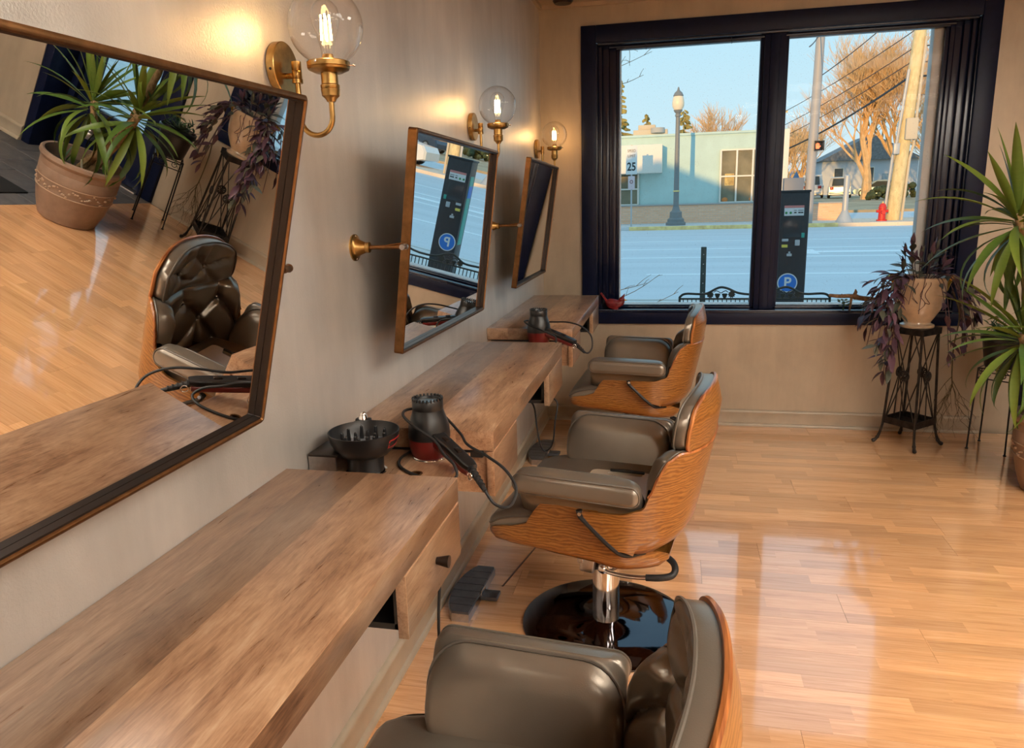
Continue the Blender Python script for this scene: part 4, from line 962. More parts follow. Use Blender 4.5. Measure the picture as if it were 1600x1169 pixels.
def utility_pole():
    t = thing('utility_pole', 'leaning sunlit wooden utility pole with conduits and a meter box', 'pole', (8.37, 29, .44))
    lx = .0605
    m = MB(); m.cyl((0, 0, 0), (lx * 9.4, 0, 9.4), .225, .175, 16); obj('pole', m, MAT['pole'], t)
    m = MB(); m.tube([(-.30, -.05, 0), (-.17, -.05, 2.2), (-.11, -.16, 2.6), (lx * 5 - .20, -.1, 5)], .05, 8); obj('conduit', m, MAT['galv'], t)
    m = MB(); m.tube([(.27, -.1, 0), (.36, -.1, 2.1), (.44, -.12, 2.55), (lx * 4 + .2, -.16, 3.3), (lx * 6 + .17, -.16, 6)], .045, 8); obj('conduit', m, MAT['hvac'], t)
    m = MB(); m.b2((.10, -.36, 2.72), (.48, -.18, 3.42), .03); obj('equipment_box', m, MAT['hvac'], t)
    m = MB(); m.b2((-.22, -.30, 2.25), (-.02, -.14, 2.62), .03); obj('meter_box', m, MAT['galv'], t)
utility_pole()
def far_pole():
    t = thing('utility_pole', 'distant wooden utility pole in line behind the middle window post', 'pole', (6.1, 45.2, .7))
    m = MB(); m.cyl((0, 0, 0), (0, 0, 5.6), .14, .11, 12); obj('pole', m, MAT['pole'], t); m = MB(); m.b2((-.7, -.06, 5.1), (.7, .06, 5.22)); obj('crossarm', m, MAT['pole'], t)
far_pole()
def cables():
    C = [('thick dark cable sagging left from the utility pole', .040, (8.72, 28.9, 5.35), (6.1, 45, 3.6), -.25), ('uppermost thin cable left of the utility pole', .016, (8.9, 28.9, 6.9), (6.1, 45, 5.6), -.15), ('second thin cable left of the utility pole', .016, (8.85, 28.9, 6.3), (6.1, 45, 4.9), -.15), ('third thin cable left of the utility pole', .016, (8.8, 28.9, 5.85), (6.1, 45, 4.3), -.15),
         ('thin cable from the signal pole down and left', .016, (5.4, 27.8, 6.6), (4.2, 22, 5.2), -.05), ('thin cable rising right from the signal pole', .016, (5.42, 27.8, 5.2), (8.4, 28.9, 7.6), -.1), ('upper cable right of the utility pole', .02, (8.9, 28.9, 6.15), (16, 28.5, 6.9), -.15), ('lower thick cable right of the utility pole', .035, (8.8, 28.9, 5.2), (16, 28.5, 5.9), -.15), ('middle cable right of the utility pole', .018, (8.85, 28.9, 5.65), (16, 28.5, 6.0), -.1), ('bottom cable right of the utility pole', .014, (8.75, 28.9, 4.6), (16, 28.5, 5.1), -.1)]
    for lab, r, a, b, sag in C:
        a, b = V(a), V(b); pts = [a.lerp(b, k / 20) + V((0, 0, sag * 4 * (k / 20) * (1 - k / 20))) for k in range(21)]
        m = MB(); m.tube(pts, r, 5); tag(obj('overhead_cable', m, MAT['wirec']), lab, 'cable', 'overhead cables')
cables()
def hydrant():
    t = thing('fire_hydrant', 'red fire hydrant beside the leaning utility pole', 'hydrant', (7.9, 28.5, .455))
    m = MB(); m.lathe([(.001, 0), (.17, 0), (.17, .05), (.12, .06), (.115, .42), (.135, .43), (.135, .47), (.12, .48), (.105, .55), (.06, .60), (.001, .61)], seg=20); obj('barrel', m, MAT['hydrant'], t)
    m = MB(); m.cyl((-.19, 0, .34), (.19, 0, .34), .05); obj('side_outlet', m, MAT['hydrant'], t); m = MB(); m.cyl((0, -.2, .30), (0, 0, .30), .07); obj('front_outlet', m, MAT['hydrant'], t)
    m = MB(); m.cyl((0, 0, .60), (0, 0, .66), .025, seg=6); obj('top_nut', m, MAT['curb'], t)
hydrant()
def bollard():
    t = thing('grey_bollard', 'pale grey steel post at the end of the low brick wall', 'post', (6.62, 28.2, .455))
    m = MB(); m.cyl((0, 0, 0), (0, 0, 1.56), .10, .095, 18); obj('post', m, MAT['galv'], t)
    m = MB(); m.lathe([(.30, 0), (.26, .08), (.13, .32), (.10, .40)], seg=18); obj('flared_foot', m, MAT['galv'], t)
    m = MB(); m.sphere((0, 0, 1.56), .096, 16, 8, (1, 1, .4)); obj('cap', m, MAT['galv'], t)
    t = thing('low_brick_wall', 'low tan brick wall beside the pale grey post', 'wall', (6.2, 30, .46))
    m = MB(); m.b2((-.55, 0, -.03), (.72, .25, .62)); obj('brickwork', m, MAT['brick'], t, 0)
    m = MB(); m.b2((-.58, -.03, .62), (.75, .28, .67), .01); obj('capping', m, MAT['stone'], t)
bollard()

# ------------------------------------------------------------------ outdoors: trees, cars, houses
def tree(name, label, loc, h, spread, seed, trunk=.45, levels=5, mat='tree', fork=.24, grp='bare trees beyond the street'):
    rnd = random.Random(seed); m = MB()
    def grow(p, d, L, r, lev):
        n = 3 if lev < 2 else 2
        pts = [p]; dd = d.copy(); q = p.copy()
        for k in range(n):
            dd = (dd + V((rnd.uniform(-.16, .16), rnd.uniform(-.16, .16), rnd.uniform(-.04, .12)))).normalized(); q = q + dd * (L / n); pts.append(q.copy())
        m.tube(pts, [r * (1 - .45 * k / n) for k in range(n + 1)], 6 if lev < 2 else 3)
        if lev >= levels: return
        nb = 4 if lev < 2 else 3
        for b in range(nb):
            f = rnd.uniform(.45, 1.0) if b else 1.0
            i = min(n - 1, int(f * n)); s = pts[i].lerp(pts[i + 1], f * n - i) if f < 1 else pts[-1]
            ang = rnd.uniform(0, 2 * PI); tilt = rnd.uniform(.30, .80) * spread
            ax = V((math.cos(ang), math.sin(ang), .15)); nd = (dd * math.cos(tilt) + ax * math.sin(tilt) + V((0, 0, .10))).normalized()
            grow(s, nd, L * rnd.uniform(.70, .93), max(.013, r * .53), lev + 1)
    grow(V((0, 0, 0)), V((0, 0, 1)), h * fork, trunk, 0)
    o = obj(name, m, MAT[mat], None, 0); o.location = loc
    return tag(o, label, 'tree', grp)
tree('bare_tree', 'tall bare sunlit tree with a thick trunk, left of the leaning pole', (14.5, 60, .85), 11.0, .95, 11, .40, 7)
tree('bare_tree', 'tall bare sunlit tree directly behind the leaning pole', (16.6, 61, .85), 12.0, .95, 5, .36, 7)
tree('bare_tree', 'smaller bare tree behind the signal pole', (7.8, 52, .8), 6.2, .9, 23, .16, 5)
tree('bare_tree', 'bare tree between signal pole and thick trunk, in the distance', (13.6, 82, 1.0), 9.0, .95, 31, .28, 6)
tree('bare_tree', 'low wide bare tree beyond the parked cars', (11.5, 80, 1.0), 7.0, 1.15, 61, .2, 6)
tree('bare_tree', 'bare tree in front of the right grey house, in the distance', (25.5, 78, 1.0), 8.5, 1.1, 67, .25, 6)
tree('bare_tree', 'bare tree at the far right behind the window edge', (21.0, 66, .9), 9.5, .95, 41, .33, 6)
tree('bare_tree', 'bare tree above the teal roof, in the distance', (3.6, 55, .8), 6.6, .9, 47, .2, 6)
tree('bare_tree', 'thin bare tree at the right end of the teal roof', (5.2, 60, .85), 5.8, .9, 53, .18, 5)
def conifer(label, loc, h, r, seed):
    rnd = random.Random(seed); m = MB()
    m.cyl((0, 0, 0), (0, 0, h * .97), .16, .02, 6)
    for k in range(int(h * 16)):
        z = h * (.18 + .80 * rnd.random()); rr = r * (1.05 - z / h) * rnd.uniform(.7, 1.1) + .12; a = rnd.uniform(0, 2 * PI); e = V((math.cos(a) * rr, math.sin(a) * rr, z - .06 * rr)); s = V((0, 0, z + .1))
        side = V((-math.sin(a), math.cos(a), 0)) * .28 * rr; up = V((0, 0, .14))
        m.loft([[s + up * .2, s - up * .2], [s.lerp(e, .6) + side + up * .2, s.lerp(e, .6) + side - up], [e, e - up * .6]], closed=False)
        m.loft([[s + up * .2, s - up * .2], [s.lerp(e, .6) - side + up * .2, s.lerp(e, .6) - side - up], [e, e - up * .6]], closed=False)
    o = obj('conifer', m, MAT['needles'], None, 0); o.location = loc; tag(o, label, 'tree', 'conifers behind the teal building')
conifer('tall sunlit conifer at the left edge of the window', (-2.35, 45, .7), 7.4, 1.5, 2); conifer('shorter conifer right of the tall left one, above the fascia', (-.9, 47, .7), 5.6, 1.2, 8); conifer('sunlit conifer directly behind the street lamp', (1.25, 45, .7), 5.6, 1.6, 3)
def shrub(label, loc, s, seed):
    rnd = random.Random(seed); m = MB()
    for k in range(60):
        a, b = rnd.uniform(0, 2 * PI), rnd.uniform(0, 1.4); c = V((math.cos(a) * math.sin(b + .2) * s[0], math.sin(a) * math.sin(b) * s[1], math.cos(b) * s[2]))
        m.sphere(c, min(s) * rnd.uniform(.22, .34), 6, 4)
    o = obj('evergreen_shrub', m, MAT['shrub'], None, 0); o.location = loc; tag(o, label, 'shrub', 'evergreen shrubs')
shrub('rounded dark evergreen shrub by the thick tree trunk', (15.3, 57.5, .9), (1.2, .9, .75), 1); shrub('long dark hedge right of the leaning pole', (19.6, 62, .95), (3.0, 1.0, .9), 2)
def car(label, loc, rz, mat, L=4.6, W=1.82, Hh=1.72, suv=True):
    t = thing('parked_car', label, 'car', loc, rz, 'parked cars')
    sh = .52 * Hh
    low = [(-L / 2, .30), (-L / 2 + .05, sh), (-L / 2 + .25, sh + .05), (L / 2 - 1.2, sh + .05), (L / 2 - .15, sh - .08), (L / 2, sh - .3), (L / 2, .30), (L / 2 - .3, .22), (-L / 2 + .2, .22)]
    m = MB()
    rings = [[V((p[0], y, p[1])) for p in low] for y in (-W / 2 + .06, -W / 2, W / 2, W / 2 - .06)]
    rings[0] = [V((p[0] * .985, -W / 2 + .04, p[1] + (.02 if p[1] > .4 else 0))) for p in low]; rings = [[V((p[0] * f, y, p[1])) for p in low] for y, f in ((-W / 2, .965), (-W / 2 + .10, 1), (W / 2 - .10, 1), (W / 2, .965))]
    m.loft(rings)
    rear = -L / 2 + (.22 if suv else .9)
    cab = [(rear, sh + .04), (rear + (.18 if suv else .55), Hh - .05), (rear + .5 + (0 if suv else .3), Hh), (L / 2 - 2.1, Hh - .01), (L / 2 - 1.75, Hh - .10), (L / 2 - 1.05, sh + .04)]
    m.loft([[V((p[0], y * (1 - .16 * max(0, (p[1] - sh) / (Hh - sh))), p[1])) for p in cab] for y in (-W / 2 + .05, W / 2 - .05)])
    b = obj('body', m, mat, t, 30)
    for s in (-1, 1):
        m = MB(); g = [(rear + .25, sh + .10), (rear + .38, Hh - .14), (L / 2 - 2.0, Hh - .12), (L / 2 - 1.30, sh + .10)]
        m.prism([(p[0], p[1]) for p in g], s * (W / 2 - .07), s * (W / 2 - .045), 'xz')
        for v in m.bm.verts: v.co.y *= 1 - .16 * max(0, (v.co.z - sh) / (Hh - sh))
        obj('side_window', m, MAT['darkglass'], t, 0)
    m = MB(); x = rear - .012; m.loft([[V((x - .01, -.62, sh + .10)), V((x - .01, .62, sh + .10)), V((x + .13 * (1 if suv else 3), .55, Hh - .14)), V((x + .13 * (1 if suv else 3), -.55, Hh - .14))], [V((x + .03, -.62, sh + .10)), V((x + .03, .62, sh + .10)), V((x + .17, .55, Hh - .14)), V((x + .17, -.55, Hh - .14))]]); obj('rear_window', m, MAT['darkglass'], t, 0)
    for s in (-1, 1):
        m = MB(); m.b2((-L / 2 - .01, s * .62 - .14, sh - .22), (-L / 2 + .12, s * .62 + .14, sh + .02), .02); obj('tail_light', m, MAT['taillight'], t)
        for x in (-L / 2 + .85, L / 2 - .9):
            m = MB(); m.lathe([(.001, -.11), (.22, -.11), (.31, -.10), (.34, -.06), (.34, .06), (.31, .10), (.22, .11), (.001, .11)], (x, s * (W / 2 - .10), .34), 24, Matrix(((1, 0, 0), (0, 0, -1), (0, 1, 0)))); w = obj('wheel', m, MAT['rubber'], t)
            m = MB(); m.lathe([(.001, -.115), (.205, -.115), (.21, .0), (.205, .115), (.001, .115)], (x, s * (W / 2 - .10), .34), 20, Matrix(((1, 0, 0), (0, 0, -1), (0, 1, 0)))); obj('hubcap', m, MAT['hub'], w)
    m = MB(); m.b2((-L / 2 - .03, -.8, .34), (-L / 2 + .1, .8, .52), .03); obj('bumper', m, mat, t)
    return t
car('silver hatchback seen from behind, parked beyond the low brick wall', (14.6, 70, .98), math.radians(80), MAT['carsilver'])
car('white van parked left of the silver hatchback', (12.9, 73, 1.0), math.radians(80), MAT['carwhite'], 4.8, 1.9, 2.0)
car('blue sedan parked right of the silver hatchback', (18.6, 73, 1.0), math.radians(165), MAT['carblue'], 4.6, 1.8, 1.42, False)
car('white car with a large wheel, seen only in the middle mirror', (12.0, 30.2, .47), PI, MAT['carwhite'], 4.7, 1.9, 1.75)
car('dark blue car seen only in the middle mirror', (17.6, 50, .78), math.radians(200), MAT['cardark'], 4.7, 1.85, 1.7)
def house(label, loc, w, d, h, rh, seed):
    t = thing('grey_house', label, 'house', loc, 0, 'houses in the distance')
    m = MB(); m.b2((-w / 2, 0, -.3), (w / 2, d, h)); obj('wall', m, MAT['house'], t, 0)
    m = MB(); m.prism([(-w / 2 - .4, h), (w / 2 + .4, h), (0, h + rh)], -.4, d + .4, 'xz'); obj('roof', m, MAT['roof'], t, 0)
    for x in (-w * .32, 0, w * .32):
        m = MB(); m.b2((x - .5, -.04, h * .35), (x + .5, .02, h * .8)); f = obj('window', m, MAT['winframe'], t, 0)
        m = MB(); m.b2((x - .42, -.06, h * .37), (x + .42, -.035, h * .78)); obj('pane', m, MAT['darkglass'], f, 0)
    m = MB(); m.b2((w * .14, -.05, 0), (w * .14 + .9, .02, h * .6)); obj('door', m, MAT['carblue'], t, 0)
house('grey house behind the two thick tree trunks', (21.0, 88, 1.1), 9.5, 8, 3.6, 2.6, 1); house('grey house behind the hedge at the right window edge', (33.5, 86, 1.1), 9, 8, 3.4, 2.4, 2)
def shed():
    t = thing('blue_roof_shed', 'small shed with a blue roof beyond the parked cars', 'shed', (15.6, 92, 1.1))
    m = MB(); m.b2((-1.8, 0, 0), (1.8, 3, 1.9)); obj('wall', m, MAT['roof'], t, 0)
    m = MB(); m.prism([(-2.1, 1.9), (2.1, 1.9), (1.5, 2.9), (-1.5, 2.9)], -.3, 3.3, 'xz'); obj('roof', m, MAT['blueroof'], t, 0)
shed()
def young_tree():
    m = MB(); rnd = random.Random(4)
    m.tube(smooth_path([(-1.1, 0, 0), (-1.08, 0, 1.2), (-1.0, 0, 2.4), (-1.02, 0, 3.6)], 4), [.05 - .002 * k for k in range(13)], 8)
    def twig(pts, r):
        P = smooth_path(pts, 5); m.tube(P, [r * (1 - .7 * k / (len(P) - 1)) for k in range(len(P))], 5)
        for k in range(2, len(P) - 1, 2):
            d = (P[k + 1] - P[k - 1]).normalized(); e = P[k] + (d * .6 + V((rnd.uniform(-.5, .5), rnd.uniform(-.5, .5), rnd.uniform(-.1, .7)))) * rnd.uniform(.05, .14); m.tube([P[k], P[k].lerp(e, .5) + V((0, 0, .008)), e], [r * .45, r * .35, r * .2], 4); m.sphere(e, r * .5, 5, 4)
    for pts in ([(-1.02, 0, 3.0), (-.4, .05, 2.95), (.1, 0, 2.72), (.62, -.05, 2.86)], [(-1.0, 0, 2.8), (-.3, -.1, 2.78), (.25, -.05, 2.60), (.55, -.1, 2.66)], [(-1.04, 0, 3.3), (-.2, .1, 3.25), (.35, .05, 3.02), (.42, 0, 2.76)], [(-1.05, 0, .5), (-.2, .05, .48), (.4, 0, .66), (.72, 0, .86)], [(-1.05, 0, .35), (0, -.05, .40), (.55, -.05, .54), (.90, -.05, .70)], [(-1.06, 0, .6), (-.1, 0, .62), (.38, .02, .72), (.60, 0, .78)]): twig(pts, .0065)
    o = obj('young_street_tree', m, MAT['bark']); o.location = (0, 7.3, -.1); tag(o, 'young bare street tree whose twigs show at the left edge of the window', 'tree')
young_tree()

# ------------------------------------------------------------------ board on the middle chair
def booster():
    t = thing('booster_board', 'cream plastic board with a hand slot lying on the middle chair seat', 'board', (.638, 2.41, .5350), math.radians(-8))
    m = MB(); out = rrect(-.065, .165, -.165, .078, .022, 5); slot = rrect(-.005, .115, .040, .062, .010, 5)
    n = len(out)
    # ring of quads between slot and outline needs matched counts: both have the same corner sampling
    R = [[V((p[0], p[1], z)) for p in ring] for ring, z in ((out, .018), (slot, .018), (slot, 0), (out, 0))]
    m.loft(R, loop=True); obj('board', m, MAT['cream'], t)
    m = MB(); m.tube([(.0, .070, .021), (.06, .071, .023), (.12, .068, .021)], .006, 8); obj('strap', m, MAT['rubber'], t)
booster()

# ------------------------------------------------------------------ dryers and tools in the trays
def dryer(loc, deg, label, cords):
    t = thing('hair_dryer', label, 'hair dryer', loc, math.radians(deg), 'hair dryers in the trays')
    # nozzle stands in the tray hole, intake up; local +x is the handle direction
    m = MB(); m.lathe([(.001, -.014), (.040, -.014), (.042, .0), (.048, .014), (.0528, .034), (.0535, .054), (.001, .054)], seg=36); obj('rear_housing', m, MAT['red'], t)
    m = MB(); m.lathe([(.001, .053), (.0539, .053), (.0541, .062), (.0515, .086), (.0455, .106), (.0405, .121), (.0395, .127), (.001, .127)], seg=36); obj('body', m, MAT['plastic'], t)
    m = MB(); m.lathe([(.001, .125), (.0388, .125), (.0398, .129), (.0398, .149), (.038, .1525), (.030, .1525), (.0285, .147), (.001, .147)], seg=40); fl = obj('filter_ring', m, MAT['plastic'], t)
    for k in range(24):
        a = 2 * PI * k / 24; m = MB(); m.box((.037 * math.cos(a), .037 * math.sin(a), .154), (.006, .0050, .008), .001, Matrix.Rotation(a, 3, 'Z')); obj('tooth', m, MAT['plastic'], fl)
    m = MB(); m.lathe([(.001, .1475), (.0282, .1475), (.0282, .1482), (.001, .1490)], seg=32); obj('mesh_filter', m, MAT['steel'], fl)
    m = MB(); m.lathe([(.0425, -.001), (.0455, .0005), (.0465, .003), (.0445, .0045), (.0425, .003)], seg=36); obj('ring', m, MAT['chrome'], t)
    p, q = V((.030, 0, .062)), V((.205, 0, .020)); d = (q - p).normalized(); up = V((-d.z, 0, d.x)); RY = Matrix.Rotation(math.asin(-d.z), 3, 'Y')
    def hand(o0, o1, w0, w1, h0, h1, dz, mat, name):
        mm = MB(); rings = []
        for f, k in ((0, .9), (.08, 1), (.9, 1), (1, .8)):
            c = p.lerp(q, o0 + (o1 - o0) * f) + up * dz; w = (w0 + (w1 - w0) * f) * k; hh = (h0 + (h1 - h0) * f) * k
            rings.append([c + V((0, 1, 0)) * a + up * b for a, b in rrect(-w, w, -hh, hh, min(w, hh) * .6, 4)])
        mm.loft(rings); return obj(name, mm, mat, t)
    hand(0, 1, .0195, .0165, .010, .009, .007, MAT['plastic'], 'handle'); hand(0, .97, .018, .015, .011, .009, -.010, MAT['red'], 'handle_underside')
    for f in (.30, .62): mm = MB(); mm.box(p.lerp(q, f) + up * .0175, (.022, .012, .006), .002, RY); obj('switch', mm, MAT['knob'], t)
    mm = MB(); mm.cyl(q + d * -.004, q + d * .056 + V((0, 0, -.022)), .0090, .0055, 14)
    for k in range(5): c = q.lerp(q + d * .05 + V((0, 0, -.019)), k / 5); mm.cyl(c, c + d * .005, .0100 - .0006 * k, None, 14)
    obj('strain_relief', mm, MAT['rubber'], t)
    mm = MB(); mm.tube([q + V((.008, -.012, -.010)) + V((.009 * math.cos(a), 0, .009 * math.sin(a))) for a in [2 * PI * k / 14 for k in range(14)]], .0014, 6, loop=True); obj('hanging_loop', mm, MAT['chrome'], t)
    inv = (Matrix.Translation(loc) @ Matrix.Rotation(math.radians(deg), 4, 'Z')).inverted()
    tip = q + d * .056 + V((0, 0, -.022))
    mm = MB(); mm.tube(smooth_path([tip] + [inv @ V(c) for c in cords], 8), .0036, 8); obj('cord', mm, MAT['rubber'], t)
    return t
dryer((.245, 1.733, SZ), -43, 'black and red hair dryer on the tray between the near and middle stations',
      [(.458, 1.545, .812), (.485, 1.545, .804), (.500, 1.560, .813), (.500, 1.59, .838), (.468, 1.62, .868), (.418, 1.65, .888), (.358, 1.69, .902), (.322, 1.745, .915), (.245, 1.800, .955), (.185, 1.76, .968), (.190, 1.700, .968), (.240, 1.660, .948), (.290, 1.640, .925), (.320, 1.610, .905), (.352, 1.590, .885), (.362, 1.570, .862), (.325, 1.560, .8563), (.255, 1.585, .8563), (.196, 1.64, .8563), (.178, 1.70, .8563), (.190, 1.755, .8563)])
dryer((.255, 3.288, SZ), -30, 'black and red hair dryer on the tray before the far station',
      [(.498, 3.155, .838), (.510, 3.18, .862), (.500, 3.21, .905), (.455, 3.225, .942), (.395, 3.25, .955), (.325, 3.30, .948), (.262, 3.352, .940), (.200, 3.32, .950), (.194, 3.26, .955), (.230, 3.225, .942), (.290, 3.195, .925), (.345, 3.19, .900), (.345, 3.16, .870), (.29, 3.16, .8563), (.205, 3.19, .8563), (.185, 3.26, .8563)])
def diffuser():
    t = thing('dryer_diffuser', 'black bowl shaped hair dryer diffuser with prongs, standing in the near tray', 'diffuser', (.122, S2 - .165, SZ))
    m = MB(); m.lathe([(.001, .006), (.040, .002), (.0435, .002), (.0445, .036), (.047, .044), (.058, .047), (.072, .062), (.082, .082), (.0855, .100), (.0862, .104), (.084, .1045), (.080, .086), (.069, .066), (.001, .0655)], seg=56); obj('bowl', m, MAT['plastic'], t)
    m = MB(); m.lathe([(.001, .0656), (.066, .0656), (.0665, .068), (.001, .069)], seg=40); pl = obj('air_plate', m, plain('sky_reflection_plastic', (.30, .325, .37), .25), t)  # the plate's reflection of the sky is put into its blue-grey colour
    rnd = random.Random(2)
    for k, (r, n) in enumerate(((.052, 9), (.026, 5))):
        for q in range(n):
            a = 2 * PI * (q + .3 * k) / n; m = MB(); hgt = .030 if k == 0 else .024
            m.cyl((r * math.cos(a), r * math.sin(a), .068), (r * math.cos(a), r * math.sin(a), .068 + hgt), .0055, .0038, 10); m.sphere((r * math.cos(a), r * math.sin(a), .068 + hgt), .0039, 8, 6); obj('prong', m, MAT['plastic'], t)
    for q in range(14):
        a, r = rnd.uniform(0, 2 * PI), rnd.uniform(.008, .06); m = MB(); m.cyl((r * math.cos(a), r * math.sin(a), .0688), (r * math.cos(a), r * math.sin(a), .0694), .0024, seg=8); obj('air_hole', m, MAT['black'], pl)
    m = MB()
    for (a0, a1, z0, z1) in ((-22, 14, .088, .0905), (-22, 14, .070, .0725), (-22, -20, .070, .0905), (12, 14, .070, .0905)):
        rr = lambda z: interp([(.047, .0605), (.062, .0735), (.082, .0835), (.10, .0868)], z)
        m.loft([[V((rr(z) * math.cos(math.radians(a)), rr(z) * math.sin(math.radians(a)), z)) for z in (z0, z1)] + [V(((rr(z) - .002) * math.cos(math.radians(a)), (rr(z) - .002) * math.sin(math.radians(a)), z)) for z in (z1, z0)] for a in [a0 + (a1 - a0) * k / 8 for k in range(9)]])
    obj('red_label_frame', m, plain('label_red', (.42, .03, .03), .4), t)
diffuser()
def caddy():
    t = thing('tool_caddy', 'small steel rack with a dark lid against the wall, left of the diffuser', 'rack', (.004, 1.540, SZ + .0005))
    m = MB(); m.b2((0, 0, .054), (.075, .15, .060), .0015); obj('lid', m, MAT['knob'], t)
    for y in (.004, .144): m = MB(); m.b2((0, y - .002, 0), (.07, y + .002, .054)); obj('side_plate', m, MAT['steel'], t)
    m = MB(); m.b2((0, .004, 0), (.002, .144, .054)); obj('back_plate', m, MAT['steel'], t)
    m = MB(); m.b2((.022, .03, 0), (.044, .05, .022), .003); m2 = obj('plug', m, MAT['plastic'], t); m = MB(); m.b2((.028, .034, .021), (.038, .046, .044), .002); obj('plug_neck', m, MAT['plastic'], m2)
    m = MB(); m.box((.052, .022, .018), (.003, .018, .040), .0005, Matrix.Rotation(math.radians(-28), 3, 'Y')); obj('white_tag', m, MAT['paper'], t)
    t = thing('chrome_clip', 'small black clip with a chrome top standing just behind the diffuser', 'clip', (.075, 1.715, SZ))
    m = MB(); m.box((0, 0, .046), (.062, .022, .092), .006); m.box((.0, 0, .096), (.040, .02, .012), .004); obj('body', m, MAT['plastic'], t)
    m = MB(); m.cyl((0, 0, .10), (0, 0, .110), .013, .010, 16); m.sphere((0, 0, .110), .009, 12, 8); obj('chrome_top', m, MAT['chrome'], t)
caddy()
def hanging_cords():
    P = [(.30, 2.74, .736), (.326, 2.75, .705), (.337, 2.75, .618), (.346, 2.75, .56), (.363, 2.75, .523), (.384, 2.75, .530), (.400, 2.75, .562), (.409, 2.75, .641), (.414, 2.77, .72), (.35, 2.80, .742)]
    m = MB(); m.tube(smooth_path(P, 6), .0035, 8); tag(obj('power_cord', m, MAT['rubber']), 'thin black cord hanging in a loop below the middle station', 'cord')
    P = [(.34, 1.37, .742), (.376, 1.365, .715), (.372, 1.36, .60), (.366, 1.36, .30), (.33, 1.37, .06), (.25, 1.39, .005), (.12, 1.40, .0045), (.06, 1.36, .0045)]
    m = MB(); m.tube(smooth_path(P, 6), .0035, 8); tag(obj('power_cord', m, MAT['rubber']), 'straight black cord hanging down below the drawer with the knob', 'cord')
hanging_cords()
def footrest(loc, deg, label, src=None):
    if src: t = copy_tree(src); t.location = loc; t.rotation_euler = (0, 0, math.radians(deg)); t['label'] = label; return t
    t = thing('foot_plate', label, 'footrest', loc, math.radians(deg), 'ribbed foot plates on the floor')
    # half-moon ribbed pad, straight edge towards +x
    n = 7
    def xe(y): return -.085 * math.sqrt(max(0, 1 - (y / .20) ** 2)) - .012
    for k in range(n):
        y0, y1 = -.178 + .356 * k / n, -.178 + .356 * (k + 1) / n - .004
        out = [(.012, y0), (.012, y1)] + [(xe(y1 + (y0 - y1) * q / 4), y1 + (y0 - y1) * q / 4) for q in range(5)]
        m = MB(); m.prism(out, .030, .040, 'xy'); obj('rib', m, MAT['graphite'], t)
    out = [(.014, -.18), (.014, .18)] + [(xe(.18 - .36 * q / 16) - .003, .18 - .36 * q / 16) for q in range(17)]
    m = MB(); m.prism(out, .0, .031, 'xy'); obj('tray', m, MAT['steel'], t)
    m = MB(); m.b2((.012, -.03, .006), (.078, .03, .022), .003); obj('stub', m, MAT['graphite'], t)
    m = MB(); m.b2((.014, -.026, .022), (.019, .026, .038), .001); obj('clasp', m, MAT['chrome'], t)
    return t
ft = footrest((.142, 2.505, 0), -2, 'ribbed dark grey foot plate on the floor in front of the middle chair')
footrest((.130, 4.16, 0), -2, 'ribbed grey foot plate on the floor in front of the far chair', ft)

def floor_strip():
    m = MB(); m.loft([[V((x + dx, y, z)) for dx, z in ((-.004, .0003), (-.003, .002), (.003, .002), (.004, .0003))] for x, y in ((.212, 2.60), (.300, 3.05))]); tag(obj('floor_strip', m, plain('brown_strip', (.16, .075, .03), .35)), 'thin brown strip lying on the floor behind the middle chair foot plate', 'strip')
floor_strip()

# ------------------------------------------------------------------ window sill ornaments
def bird():
    t = thing('bird_figurine', 'dark red cardinal bird figurine on the window sill', 'figurine', (.468, 4.912, .772))
    m = MB(); m.tube(smooth_path([(-.055, 0, .052), (-.035, 0, .045), (-.01, 0, .036), (.025, 0, .036), (.05, 0, .048), (.062, 0, .060)], 5), [.008, .011, .015, .020, .024, .028, .030, .032, .033, .034, .034, .034, .033, .032, .031, .029, .027, .026, .025, .024, .022, .020, .018, .016, .012, .006], 14); obj('body', m, MAT['redclay'], t)
    m = MB(); m.loft([[V((x, y, z)) for x, y, z in ((-.035, -.012, .052), (-.035, .012, .052), (-.042, .012, .040), (-.042, -.012, .040))], [V((x, y, z)) for x, y, z in ((-.082, -.010, .112), (-.082, .010, .112), (-.089, .010, .106), (-.089, -.010, .106))]]); obj('tail', m, MAT['redclay'], t)
    m = MB(); m.sphere((.052, 0, .062), .021, 16, 10); m.cyl((.055, 0, .072), (.072, 0, .104), .014, .001, 10); obj('head', m, MAT['redclay'], t)
    m = MB(); m.cyl((.068, 0, .062), (.088, 0, .058), .008, .001, 10); obj('beak', m, MAT['curb'], t)
    m = MB(); m.loft([[V((-.03, -.034, .045)), V((.03, -.038, .045)), V((.02, -.036, .025)), V((-.02, -.034, .03))], [V((-.03, -.028, .045)), V((.03, -.030, .045)), V((.02, -.030, .025)), V((-.02, -.028, .03))]]); obj('wing', m, MAT['redclay'], t)
    m = MB(); m.lathe([(.001, 0), (.020, 0), (.022, .004), (.018, .012), (.001, .014)], (.01, 0, 0), 16); obj('base', m, MAT['redclay'], t)
bird()
